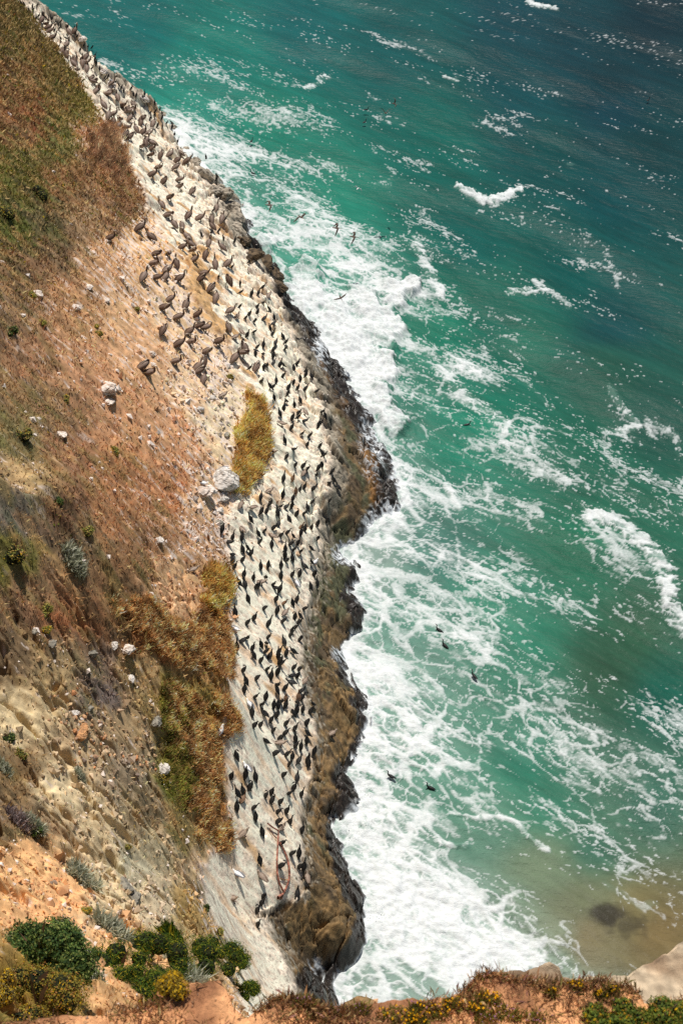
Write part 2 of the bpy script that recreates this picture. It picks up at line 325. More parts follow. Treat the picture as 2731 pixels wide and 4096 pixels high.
dr = dr*(1-.45*o2[..., None])+lin((164, 130, 84))*.45*o2[..., None]
fd = sst(.0, .35, fbm(Xs*3.2, Y*4.5, 4, 48)); dr = dr*(1-.30*fd[..., None]); fl_ = sst(.18, .4, fbm(Xs*6, Y*9, 3, 49)); dr = dr*(1+.35*fl_[..., None])
ckd = sst(.3, 1, 1-np.abs(fbm(Xs*.4, Y*.9, 5, 24))*12); dr = dr*(1-.6*ckd[..., None])
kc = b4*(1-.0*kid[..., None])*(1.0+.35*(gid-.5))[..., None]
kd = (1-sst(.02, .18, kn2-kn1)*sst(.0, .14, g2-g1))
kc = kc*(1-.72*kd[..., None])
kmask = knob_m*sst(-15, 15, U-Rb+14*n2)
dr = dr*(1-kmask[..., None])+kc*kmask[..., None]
sp_o = np.argsort(shore_px[:, 1]); shU = np.interp(V, shore_px[sp_o, 1]/K, shore_px[sp_o, 0]/K)
wpx = np.interp(V, [540, 600, 680, 800, 900, 1100, 1180, 1260, 1340, 1500, 1600, 1700, 1800, 1870, 1950, 2050, 2120, 2210, 2300], [16, 20, 34, 46, 50, 44, 60, 14, 30, 34, 26, 24, 40, 46, 12, 16, 16, 46, 40])
wet = sst(wpx*1.3, wpx*.8, shU-U+16*fbm(Xs*1.1, Y*1.1, 4, 44))*dark*(V > 480)
dr = dr*(1-wet[..., None])+lin((46, 40, 35))*(1+.9*n2+.8*sst(.2, .45, fbm(Xs*8, Y*8, 2, 26)))[..., None]*wet[..., None]
bl = sst(.1, .35, fbm(Xs*4.5, Y*4.5, 3, 45)); dr = dr*(1-.35*bl[..., None])
col = soil*land[..., None]+wh*white[..., None]+dr*dark[..., None]
# sea water sheeting off the rock
runoff = np.clip(1.15*np.exp(-((U-905)/75)**2-((V-1215)/55)**2)+.9*np.exp(-((U-800)/45)**2-((V-1275)/30)**2)+.8*np.exp(-((U-790)/40)**2-((V-1500)/25)**2)+.8*np.exp(-((U-870)/30)**2-((V-1700)/60)**2)
    +.8*np.exp(-((U-820)/30)**2-((V-1880)/60)**2)+.7*np.exp(-((U-860)/50)**2-((V-1010)/120)**2)+.7*np.exp(-((U-730)/25)**2-((V-2215)/25)**2)+.9*np.exp(-((U-740)/25)**2-((V-800)/60)**2), 0, 1)
rn = 1-np.abs(fbm(X*1.2, Y*5.0, 4, 46))*3.2
ro = sst(.55, .95, rn*.6+runoff*.75-.15)*sst(.15, .5, runoff)*(shd < 6)
ro = np.maximum(ro, sst(.28, .05, Z+.25*fbm(X*2, Y*2, 3, 47))*.9*(V > 300))
col = col*(1-ro[..., None])+lin((225, 230, 232))*ro[..., None]
col = np.clip(col, .008, .82)
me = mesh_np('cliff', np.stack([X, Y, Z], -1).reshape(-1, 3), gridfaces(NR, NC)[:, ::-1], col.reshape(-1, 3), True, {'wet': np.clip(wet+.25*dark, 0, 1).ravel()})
_N = M_rock.node_tree.nodes; _L = M_rock.node_tree.links; _w = _N.new('ShaderNodeAttribute'); _w.attribute_name = 'wet'; _m = _N.new('ShaderNodeMapRange'); _m.inputs[3].default_value = .92; _m.inputs[4].default_value = .34
_L.new(_w.outputs['Fac'], _m.inputs[0]); _L.new(_m.outputs[0], _N['Principled BSDF'].inputs['Roughness'])
tag(link('hillside', me, M_rock), kind='structure')
zat = make_lookup()

# ------------------------------------------------------------------ sea
wy = [17.0]
while wy[-1] < 152: wy.append(wy[-1]+.018+.00125*wy[-1])
wy = np.array(wy+[156, 162, 170, 182, 200, 240, 320, 500, 900, 1800, 3500]); NW = len(wy)
sx = np.interp(wy, _sy[_sy > 29], _sx[_sy > 29], right=-60); sx = np.where(wy > 134, -40-(wy-134)*1.3, sx)
sx = np.convolve(np.pad(sx, 20, 'edge'), np.ones(41)/41, 'valid')
wl = sx-3.5; wr = 19+.115*wy+3
ss = np.concatenate([[-40, -10, -3, -1, -.4, -.15], np.linspace(0, 1, 520), [1.04, 1.1, 1.25, 1.6, 2.5, 6, 20, 60]]); NWc = len(ss)
WX = wl[:, None]+(wr-wl)[:, None]*ss[None]; WY = np.repeat(wy[:, None], NWc, 1)
pu, pv = proj(WX, WY, WX*0); pu /= K; pv /= K
okp = (WY < 200) & (np.abs(WX) < 120)
# waves
cd = np.array([.88, -.47]); pd = np.array([-.47, -.88])       # along the crests, across them
a_ = WX*cd[0]+WY*cd[1]; b_ = WX*pd[0]+WY*pd[1]
wp = 1.6*fbm(WX*.05, WY*.05, 2, 50)
sw = .26*np.sin((b_+4*wp)*2*PI/13.5+.8*fbm(a_*.05, b_*.05, 2, 51)*4)+.16*fbm(a_*.06, b_*.16, 2, 52)*2
ch = .055*fbm(a_*.22, b_*.65, 3, 53)*2+.014*fbm(a_*1.0, b_*2.2, 3, 54)*2
# foam coverage, read off the photograph in a coarse net
FG = np.array([[0,0,1,1,1,0,0,0,0,0,0,0,0,0],[3,3,3,3,4,4,3,1.2,1,1,1,0,0,0],[6,6,6,7,5,4.2,3.5,2,1.5,1,1,.5,0,0],[8,8,8,8,8,6,5,3,2,1.8,.8,1,2,1],[8,8,8,8,8,8,6.5,5,4,2,.8,.8,2,.6],
[8,8,8,8,8,8,9,8.5,5.5,2,.8,.6,.6,0],[9,9,9,9,9,9,10,10,6,4.4,2,.8,0,0],[9,9,9,9,9,9,9.5,10,6,4.8,4,3,2,.6],[9,9,9,9,9,9,9,9,7,4.2,5,4,4,2],[8,8,8,8,8,8,8,8,6.6,5,4.2,4.4,4.4,4],
[7,7,7,7,7,7,7,7.5,7,6,5,3.4,5,4],[8,8,8,8,8,8,8,8,5.6,4.6,5,5,2,3],[8,8,8,8,8,8,8,8.4,6.5,6.3,6,5,2.4,2],[9,9,9,9,9,9,9,9,8.2,7,5.2,5,3,3],[9,9,9,9,9,9,9,9,9.2,7.2,6.2,5.2,5,5],
[9,9,9,9,9,9,9,9,7.2,5.4,4.6,4.2,4.2,4.2],[9,9,9,9,9,9,9,9.2,8,4,3,3,4.2,4.2],[9,9,9,9,9,9,9,9,9.8,8.6,8,4,4.4,3.4],[9,9,9,9,9,9,9,8.8,9.2,10,10,9,2,1.5],[9,9,9,9,9,9,9,8.6,8.6,9,9,9,9,6.5]])
def bil(G, gx, gy):
    gx = np.clip(gx, 0, G.shape[1]-1.001); gy = np.clip(gy, 0, G.shape[0]-1.001); i = gx.astype(int); j = gy.astype(int); fx = gx-i; fy = gy-j
    fx = fx*fx*(3-2*fx); fy = fy*fy*(3-2*fy)
    return (G[j, i]*(1-fx)+G[j, i+1]*fx)*(1-fy)+(G[j+1, i]*(1-fx)+G[j+1, i+1]*fx)*fy
wrp = fbm(WX*.18, WY*.18, 3, 55)*55
dens = bil(FG, (pu+wrp-56)/112, (pv+wrp*.6-59)/118)/10
dens = np.where(okp, dens, 0)
STK = [([(1050,428),(1075,445),(1110,460),(1140,462),(1190,437)],11,1.0),([(1165,672),(1215,675),(1260,670)],9,.75),([(1230,650),(1265,672),(1305,705)],11,.6),([(955,560),(968,595),(985,625),(1010,665)],12,.8),
([(1035,822),(1075,835),(1095,858)],14,.75),([(1010,845),(1050,890),(1085,925),(1120,950),(1160,990)],17,.75),([(1150,985),(1180,1010)],8,.6),([(1355,1190),(1400,1200),(1440,1222),(1480,1255),(1512,1295),(1535,1345),(1530,1390),(1568,1440)],19,.85),
([(1400,895),(1430,940),(1462,965),(1440,985),(1385,980)],9,.7),([(705,198),(728,188),(746,172)],8,.75),([(1213,2),(1245,12),(1275,17)],7,.9),([(940,1030),(985,1075),(1030,1110),(1055,1165)],9,.75),([(1500,1000),(1480,960),(1555,1000),(1568,1080)],9,.5),
([(985,1852),(1020,1868),(1074,1879),(1130,1882),(1180,1895),(1220,1940),(1260,1965)],7,.75),([(975,1915),(1010,1938),(1045,1945),(1080,1940)],9,.8),([(1018,183),(1050,192)],4,.8),([(870,420),(895,425),(905,400),(885,380)],5,.55),([(1300,370),(1320,376)],4,.7),
([(1180,840),(1240,900),(1265,930)],8,.55),([(1220,1085),(1260,1100),(1310,1115)],13,.55),([(1105,1240),(1160,1270),(1200,1300)],10,.5),([(1385,570),(1410,620),(1425,660)],9,.38),([(1285,440),(1340,470),(1390,500)],8,.36),
([(1240,1230),(1300,1290),(1330,1350)],9,.4),([(1390,2040),(1430,2060),(1470,2085),(1500,2070)],9,.6),([(1290,1990),(1292,2060),(1285,2120),(1250,2150)],5,.5),([(400,300),(450,330),(520,370),(560,420)],16,.7),([(560,440),(600,500),(650,580)],14,.8),
([(1220,1835),(1270,1850),(1290,1880)],8,.6),([(1480,1800),(1500,1900),(1530,1960)],12,.5),([(1150,560),(1190,600)],5,.3)]
for pts, wd, v in STK:
    n_w = fbm(WX*1.1, WY*1.1, 3, 56)
    d, _ = polyd(pu+n_w*14, pv+n_w*9, pts)
    s_k = sst(wd*1.7, wd*.55, d+wd*1.1*np.abs(fbm(WX*2.2, WY*2.2, 2, 57)))*np.where(okp, 1, 0)
    dens = np.maximum(dens, v*s_k+dens*(1-s_k)*.999)
BL = [(700,640,45),(720,690,45),(770,740,55),(840,690,45),(900,680,38),(935,655,22),(880,755,58),(820,800,50),(875,850,45),(875,915,38),(905,980,32),(915,1035,22),(620,560,28)]
spl = np.zeros(WX.shape)
for x0, y0, r0 in BL:
    d = np.hypot(pu-x0, pv-y0)+42*fbm(WX*.5, WY*.5, 5, 58); spl = np.maximum(spl, sst(r0*1.25, r0*.6, d))
spl = np.where(okp, spl, 0)
dens = np.maximum(dens, spl)
shw, _ = polyd(WX, WY, S_all)
dens = np.maximum(dens, np.where(okp, (.95-.1*shw)*sst(2.8, .3, shw+.9*fbm(WX*.8, WY*.8, 3, 59)), 0)*(pv > 250))
# foam network
def lace(sx_, sy_, sd_):
    qx = a_*sx_+.9*fbm(a_*sx_*.7, b_*sy_*.7, 3, sd_+1); qy = b_*sy_+.9*fbm(a_*sx_*.7, b_*sy_*.7, 3, sd_+2)
    f1, f2, _ = worley(qx, qy, sd_); return f2-f1
big = fbm(a_*.13, b_*.26, 4, 72); mid = fbm(a_*.8, b_*1.7, 4, 73); fin = fbm(a_*3, b_*6.0, 3, 74)
e1 = lace(.36, .60, 60)+.10*mid; e2 = lace(.85, 1.5, 64)+.10*mid+.05*fin; e3 = lace(2.0, 3.6, 68)+.10*fin
cov = np.clip(dens, 0, 1)
loc = np.clip(cov*1.12+(.75*big+.42*mid+.20*fin)*(1.1-.4*cov)-.17, 0, 1.6)
ed = np.minimum(np.minimum(e1*.9+.02, e2*.95+.06), e3*.9+.17)
wdt = .34*loc**1.5+.42*np.clip(loc-.72, 0, 1)**1.0
foam = sst(wdt*1.15+.02, wdt*.45, ed)*sst(.05, .22, loc)
gate = fbm(a_*1.5, b_*3.1, 4, 101)+.45*fbm(a_*5, b_*10, 2, 102)
foam = foam*sst(-.30-.9*sst(.35, .9, loc), .12-.9*sst(.35, .9, loc), gate+.10)
fleck = sst(.34, .50, fbm(a_*2.0, b_*4.4, 3, 103)+.45*big+.26*np.clip(loc, 0, .8))*sst(.12, .35, loc)*.7
foam = np.maximum(foam*(.38+.57*sst(.2, .95, loc)), fleck*.85)
foam = np.maximum(foam, .42*sst(.05, .55, fbm(a_*.5, b_*1.2, 5, 104)+.5*big+.5*loc-.15)*sst(.2, .5, loc)*(.7+.8*fin))
foam = np.maximum(foam, sst(.80, 1.25, loc+.25*fin)*.95)
foam = np.maximum(foam, sst(.88, 1.0, dens)*(.80+.7*big+.45*mid+.2*fin))
q_ = loc
crest = sst(.10, .22, pn(b_/3.4+1.4*fbm(a_*.10, b_*.2, 2, 79), a_*.05, 6))
foam = np.maximum(foam, sst(.50, .66, fbm(a_*2.2, b_*4.5, 2, 78)+.35*fbm(a_*.2, b_*.4, 2, 80)+.12*crest)*.5*crest*(WY < 160))
foam = np.clip(foam, 0, 1)
# water colour (albedo) by place
WC = np.array([(1300,120,4,58,66),(1400,180,2,48,54),(1250,350,6,74,72),(1500,330,3,58,60),(1500,50,2,42,50),(1200,60,6,66,74),(1200,220,8,72,76),(900,100,12,84,82),(700,60,12,96,94),(300,60,12,100,96),(500,150,20,118,104),(450,250,40,140,120),(600,300,26,122,100),(1000,330,12,98,86),(1400,250,4,60,70),(1400,450,5,72,74),(1100,550,14,90,82),(1300,600,12,84,78),
(750,480,34,132,108),(700,600,60,150,125),(1000,750,24,122,96),(1150,700,30,100,84),(1400,750,20,74,76),(1400,850,36,88,72),(1520,950,34,84,72),(1200,800,36,108,88),(1100,1000,24,124,98),(1350,1050,40,106,84),(1350,1250,36,112,84),(1520,1200,44,104,82),(1450,1450,52,94,70),(1400,1550,54,90,68),(1100,1350,46,124,98),(1000,1280,52,108,96),
(950,1400,80,140,120),(880,1550,130,165,150),(1200,1500,48,126,100),(1200,1750,44,122,98),(1520,1600,30,96,80),(1500,1850,52,104,86),(1050,1800,80,136,114),(1100,1900,92,138,116),(1250,1850,60,124,100),(1250,2000,118,138,108),(1350,1950,70,116,96),(1450,2080,128,118,80),(1520,2150,130,112,74),(1350,2150,126,116,84),(1330,2080,118,126,96),(1000,2100,172,190,180),(850,2200,160,180,168),(1200,2250,165,178,165),(850,1300,150,170,160)], float)
wa = np.zeros(WX.shape+(3,)); ws = np.zeros(WX.shape); WCl = lin(WC[:, 2:])
for i in range(len(WC)):
    wgt = (((pu+wrp*.6-WC[i, 0])**2+(pv+wrp*.5-WC[i, 1])**2)/2500+.5)**-1.6
    ws += wgt; wa += wgt[..., None]*WCl[i]
wa /= ws[..., None]
wa = np.where(okp[..., None], wa, lin((6, 60, 72)))
mlk = sst(.35, .9, dens+.25*big)*.42*(.7+.6*fbm(a_*.5, b_*.9, 3, 80)); mlk = np.clip(mlk, 0, 1)
wa = wa*(1-mlk[..., None])+lin((150, 190, 172))*mlk[..., None]
# a rock and sandy shallows showing through
rk = sst(1.25, .3, np.hypot((pu-1392)/50, (pv-2105)/30)+.8*fbm(WX*1.0, WY*1.0, 4, 81)); rk2 = sst(1.2, .3, np.hypot((pu-1445)/55, (pv-2132)/32)+.9*fbm(WX*1.6, WY*1.6, 4, 82))
rk = np.maximum(rk, rk2*.7); wa = wa*(1-.85*rk[..., None])+lin((56, 52, 46))*.85*rk[..., None]
wa = wa*(1+.34*fbm(a_*.12, b_*.55, 4, 83)+.20*fbm(a_*.6, b_*2.2, 3, 89))[..., None]*.70
fcol = lin((240, 242, 240))*(1+.05*mid[..., None])
WZ = np.where(WY < 300, sw+ch, 0)*sst(0, 5, shw)*.9
lump = sst(.55, 1, dens); WZ = WZ+np.where(okp, lump*(.10+.22*fbm(WX*.8, WY*.8, 4, 84)+.10*fbm(WX*3, WY*3, 3, 85))+.04*foam, 0)
WZ = WZ+np.where(okp, spl*(.25+.50*fbm(WX*.6, WY*.6, 6, 86)+.12*fbm(WX*4, WY*4, 3, 87)), 0)
me = mesh_np('sea', np.stack([WX, WY, WZ], -1).reshape(-1, 3), gridfaces(NW, NWc), wa.reshape(-1, 3), True, {'foam': foam.ravel()})
M_sea = bpy.data.materials.new('sea_water'); M_sea.use_nodes = True; N = M_sea.node_tree.nodes; L = M_sea.node_tree.links
b = N['Principled BSDF']; b.inputs['IOR'].default_value = 1.33; b.inputs['Specular IOR Level'].default_value = .16
a1 = N.new('ShaderNodeAttribute'); a1.attribute_name = 'Col'; a2 = N.new('ShaderNodeAttribute'); a2.attribute_name = 'foam'
geo = N.new('ShaderNodeNewGeometry')
fn = N.new('ShaderNodeTexNoise'); fn.inputs['Scale'].default_value = 7; fn.inputs['Detail'].default_value = 5; L.new(geo.outputs['Position'], fn.inputs['Vector'])
ma = N.new('ShaderNodeMath'); ma.operation = 'MULTIPLY_ADD'; ma.inputs[1].default_value = .55; ma.inputs[2].default_value = -.275; L.new(fn.outputs[0], ma.inputs[0])
ad = N.new('ShaderNodeMath'); ad.operation = 'ADD'; L.new(ma.outputs[0], ad.inputs[0]); L.new(a2.outputs['Fac'], ad.inputs[1])
mu = N.new('ShaderNodeMath'); mu.operation = 'MULTIPLY'; mu.use_clamp = True
gt = N.new('ShaderNodeMapRange'); gt.inputs[1].default_value = .02; gt.inputs[2].default_value = .2; L.new(a2.outputs['Fac'], gt.inputs[0])
L.new(ad.outputs[0], mu.inputs[0]); L.new(gt.outputs[0], mu.inputs[1])
mx = N.new('ShaderNodeMix'); mx.data_type = 'RGBA'; L.new(mu.outputs[0], mx.inputs[0]); L.new(a1.outputs['Color'], mx.inputs[6]); mx.inputs[7].default_value = (.68, .70, .69, 1)
L.new(mx.outputs[2], b.inputs['Base Color'])
rr = N.new('ShaderNodeMapRange'); rr.inputs[3].default_value = .40; rr.inputs[4].default_value = .85; L.new(mu.outputs[0], rr.inputs[0]); L.new(rr.outputs[0], b.inputs['Roughness'])
mp = N.new('ShaderNodeMapping'); mp.inputs['Rotation'].default_value = (0, 0, math.radians(28)); mp.inputs['Scale'].default_value = (1.0, 2.3, 1); L.new(geo.outputs['Position'], mp.inputs[0])
wn = N.new('ShaderNodeTexNoise'); wn.inputs['Scale'].default_value = 1.6; wn.inputs['Detail'].default_value = 5; wn.inputs['Roughness'].default_value = .6; L.new(mp.outputs[0], wn.inputs['Vector'])
bp = N.new('ShaderNodeBump'); bp.inputs['Distance'].default_value = .09; bp.inputs['Strength'].default_value = 1; L.new(wn.outputs[0], bp.inputs['Height']); L.new(bp.outputs[0], b.inputs['Normal'])
tag(link('sea', me, M_sea), kind='structure')

# ------------------------------------------------------------------ loose ground cover on the slope
PX, PY = proj(X, Y, Z)
dist = np.sqrt(X**2+Y**2+(CAM_H-Z)**2)
gy, gx = np.gradient(Z)
inview = (PX > -140) & (PX < 2900) & (PY > -140) & (PY < 4300)
def pick(prob):
    k = np.flatnonzero((rng.random(X.shape) < prob*inview).ravel())
    return k
def blades(P, size, wid, colr, lean, jit=.6, nb=1, up=.8):
    """thin leaf triangles, one or more at each point"""
    P = np.repeat(P, nb, 0); size = np.repeat(size, nb); wid = np.repeat(wid, nb); colr = np.repeat(colr, nb, 0); n = len(P)
    P = P+rng.normal(0, 1, (n, 3))*np.array([1, 1, .15])*(size*.35)[:, None]*(1 if nb > 1 else .3)
    dr_ = np.array([lean[0], lean[1], up])+rng.normal(0, jit, (n, 3)); dr_ /= np.linalg.norm(dr_, axis=1)[:, None]
    sd = np.cross(dr_, rng.normal(0, 1, (n, 3))); sd /= np.linalg.norm(sd, axis=1)[:, None]
    sz = (size*rng.uniform(.6, 1.3, n))[:, None]; ww = wid[:, None]
    V = np.stack([P-sd*ww*.5-dr_*sz*.08, P+sd*ww*.5-dr_*sz*.08, P+dr_*sz*.6+sd*ww*.35, P+dr_*sz+rng.normal(0, .12, (n, 3))*sz], 1).reshape(-1, 3)
    F = np.arange(n*4).reshape(-1, 4)
    cc = np.repeat(np.minimum(colr*rng.uniform(.65, 1.35, (n, 1))*1.55, .85), 4, 0)
    return V, F, cc
def cmix(n, cols, wts):
    c = lin(np.array(cols)); return c[rng.choice(len(cols), n, p=np.array(wts)/sum(wts))]
Pz = np.stack([X, Y, Z], -1).reshape(-1, 3); colf = gcol.reshape(-1, 3); df = dist.ravel(); PXf = PX.ravel()/K; PYf = PY.ravel()/K
patch = .5+.9*fbm(X*.7, Y*1.4, 4, 90)+.5*fbm(X*2.5, Y*3, 2, 91)
k = pick(.55*np.clip(VEG, 0, 1)**1.1*sst(-.1, .6, patch)*sst(.5, .9, land))
base = colf[k]; n = len(k); rnd = rng.random(n)
gs = fbm(Pz[k, 0]*2.2, Pz[k, 1]*3.2, 3, 93); rnd = np.clip(rnd+gs*.7, 0, 1)
mixc = np.where((rnd < .20)[:, None], lin((66, 62, 36)), np.where((rnd > .80)[:, None], lin((206, 172, 124)), np.where((rnd < .36)[:, None], lin((70, 48, 40)), base)))
cc = (base*.5+mixc*.5)*np.array([1.1, 1.14, 1.1])
V, F, c3 = blades(Pz[k], .0030*df[k], .00085*df[k], cc, (.25, .15), .5)
tag(link('dry_grass', mesh_np('dry_grass', V, F, np.clip(c3, .01, .8), False), M_leaf), kind='stuff')
# low green and yellow herbs in drifts
gm = np.clip(sst(.16, .30, fbm(X*.45, Y*.8, 3, 92)+.22*(VEG-.6)+.25*sst(300, 60, U0)*sst(620, 100, V0)), 0, 1)*sst(.4, .8, VEG)
k = pick(.16*gm*land*sst(.45, .7, patch))
V, F, c3 = blades(Pz[k], .0022*df[k], .0013*df[k], cmix(len(k), [(96, 104, 34), (70, 88, 36), (150, 130, 40), (190, 150, 40), (120, 70, 40)], [5, 4, 3, .8, 1.4]), (.2, .1), .7)
tag(link('low_herbs', mesh_np('low_herbs', V, F, c3, False), M_leaf), kind='stuff')

def rockverts(n, seed):
    r2 = np.random.default_rng(seed); bm = None
    t = (1+5**.5)/2
    v = np.array([(-1, t, 0), (1, t, 0), (-1, -t, 0), (1, -t, 0), (0, -1, t), (0, 1, t), (0, -1, -t), (0, 1, -t), (t, 0, -1), (t, 0, 1), (-t, 0, -1), (-t, 0, 1)], float)/1.9
    f = np.array([(0, 11, 5), (0, 5, 1), (0, 1, 7), (0, 7, 10), (0, 10, 11), (1, 5, 9), (5, 11, 4), (11, 10, 2), (10, 7, 6), (7, 1, 8), (3, 9, 4), (3, 4, 2), (3, 2, 6), (3, 6, 8), (3, 8, 9), (4, 9, 5), (2, 4, 11), (6, 2, 10), (8, 6, 7), (9, 8, 1)])
    v = v*r2.uniform(.62, 1.15, (12, 1))*r2.uniform(.7, 1.2, (1, 3)); return v, f
OCT = np.array([(1, 0, 0), (-1, 0, 0), (0, 1, 0), (0, -1, 0), (0, 0, 1), (0, 0, -1)], float)
OF = np.array([(0, 2, 4), (2, 1, 4), (1, 3, 4), (3, 0, 4), (2, 0, 5), (1, 2, 5), (3, 1, 5), (0, 3, 5)])
def chips(P, size, colr):
    n = len(P); R = rng.normal(0, 1, (n, 3, 3)); Q, _ = np.linalg.qr(R)
    v = OCT[None]*rng.uniform(.55, 1.2, (n, 6, 1))*rng.uniform(.5, 1.2, (n, 1, 3)); v = np.einsum('nij,nkj->nki', Q, v)*size[:, None, None]
    V = (P[:, None]+v).reshape(-1, 3); F = (OF[None]+6*np.arange(n)[:, None, None]).reshape(-1, 3)
    return V, F, np.repeat(colr, 6, 0)
k = pick(np.clip(.26*RUB**1.2*land*sst(-.4, .4, fbm(X*1.1, Y*1.4, 3, 94))+.0025*land+.02*lime*land*(RUB > .2), 0, 1))
n = len(k); sz = .00088*df[k]*rng.lognormal(0, .68, n); sz = np.clip(sz, .012, .20)
rc = colf[k]*np.array([1.15, 1.22, 1.22])*rng.uniform(.45, 1.5, (n, 1)); wsel = rng.random(n) < np.where(PYf[k] < 1300, .5, .1); rc[wsel] = lin((222, 208, 196))
V, F, c3 = chips(Pz[k]+np.array([0, 0, 1])*(sz*.3)[:, None], sz, np.clip(rc, .02, .8))
tag(link('scree', mesh_np('scree', V, F, c3, False), M_rub), kind='stuff')
rb = np.zeros(X.shape)
for x0, y0, rx_, ry_, am in ((500,930,60,110,1.0),(480,1130,60,90,1.0),(400,1370,90,60,.8),(290,1680,110,110,1.6),(200,1580,60,50,.6),(60,2010,90,70,1.5),(180,2110,140,60,1.6),(320,2160,70,50,1.2),(60,1920,60,50,1.0),(200,1850,120,90,.7),(380,2060,90,60,.9),(400,1000,80,160,.35),(370,560,40,90,.5),(340,480,30,60,.5)):
    rb += am*np.exp(-((U0-x0)/rx_)**2-((V0-y0)/ry_)**2)
k = pick(np.clip(.030*rb*sst(-.35, .3, fbm(X*1.5, Y*2.0, 3, 97))*land, 0, .2)); n = len(k)
sz = np.clip(.0017*df[k]*rng.lognormal(0, .42, n), .02, .26)
rc = colf[k]*np.array([1.2, 1.25, 1.25])*rng.uniform(.55, 1.35, (n, 1)); wsel = rng.random(n) < np.where(PYf[k] < 1350, .55, .06); rc[wsel] = lin((232, 218, 206))*rng.uniform(.7, 1, (wsel.sum(), 1))
V, F, c3 = chips(Pz[k]+np.array([0, 0, 1])*(sz*.2)[:, None], sz, np.clip(rc, .02, .8))
tag(link('rubble_stones', mesh_np('rubble_stones', V, F, c3, False), M_rub), kind='stuff')
# broken shells of guano crust and pebbles on the bird rock
k = pick(.012*white*sst(-110, 10, U-Rb)+.006*white*sst(900, 500, V0)+.01*knob_m*dark)
n = len(k); sz = np.clip(.0006*df[k]*rng.lognormal(0, .45, n), .015, .12)
rc = np.where(rng.random((n, 1)) < .7, lin((226, 212, 200)), lin((120, 112, 98)))
V, F, c3 = chips(Pz[k], sz, rc)
tag(link('crust_fragments', mesh_np('crust_fragments', V, F, c3, False), M_rub), kind='stuff')

# ------------------------------------------------------------------ boulders and stones
def rock_mesh(nm, seed, rx, ry, rz, c0, c1, dark_base=None, n=26, rough=.28):
    """a faceted, cracked boulder: a lumpy ball cut by a few planes"""
    r2 = np.random.default_rng(seed)
    th = np.linspace(0, PI, n); ph = np.linspace(0, 2*PI, 2*n, endpoint=False)
    T, Pp = np.meshgrid(th, ph, indexing='ij'); d = np.stack([np.sin(T)*np.cos(Pp), np.sin(T)*np.sin(Pp), np.cos(T)], -1)
    rad = np.ones(T.shape)
    for _ in range(11):
        nn = r2.normal(0, 1, 3); nn /= np.linalg.norm(nn); h = r2.uniform(.55, .9)
        dd = d@nn; rad = np.where(dd > .05, np.minimum(rad, h/np.maximum(dd, .05)), rad)
    a, b_2, c_2 = d[..., 0], d[..., 1], d[..., 2]
    nz = fbm(a*2.2+seed, b_2*2.2+c_2*2.7, 4, seed*.37); rad = rad*(1+rough*nz)
    v = d*rad[..., None]*np.array([rx, ry, rz]); nr_, nc_ = T.shape
    i = (np.arange(nr_-1)[:, None]*nc_+np.arange(nc_)[None]).ravel(); j = (np.arange(nr_-1)[:, None]*nc_+(np.arange(nc_)[None]+1) % nc_).ravel()
    F = np.stack([i, i+nc_, j+nc_, j], -1)
    mm = sst(-.1, .3, fbm(a*3+seed, b_2*3-c_2*2, 3, seed*.2+5)); cc = lin(c0)*(1-mm[..., None])+lin(c1)*mm[..., None]
    return mesh_np(nm, v.reshape(-1, 3), F, cc.reshape(-1, 3), False)
def place_rock(nm, px, py, rpx, el_, ang, seed, c0, c1, label, cat='boulder', group=None, sink=.35):
    h = hit_px(px, py)[0]; t = math.sqrt(h[0]**2+h[1]**2+(50-h[2])**2); r0 = rpx*t/FPX
    me = rock_mesh(nm, seed, r0*el_, r0, r0*.62, c0, c1, n=14 if rpx < 40 else 26)
    o = link(nm, me, M_boulder); o.location = (h[0], h[1], h[2]+r0*(.38-sink)); o.rotation_euler = (0, math.radians(20), ang)
    tag(o, label, cat, group)
    if nm == 'boulder': BP.append((h, r0))
    return o
BP = []
WH = ((226, 214, 202), (184, 164, 146)); GR = ((214, 206, 196), (150, 140, 128)); BR = ((196, 146, 100), (150, 112, 80)); GY = ((150, 144, 130), (112, 106, 96))
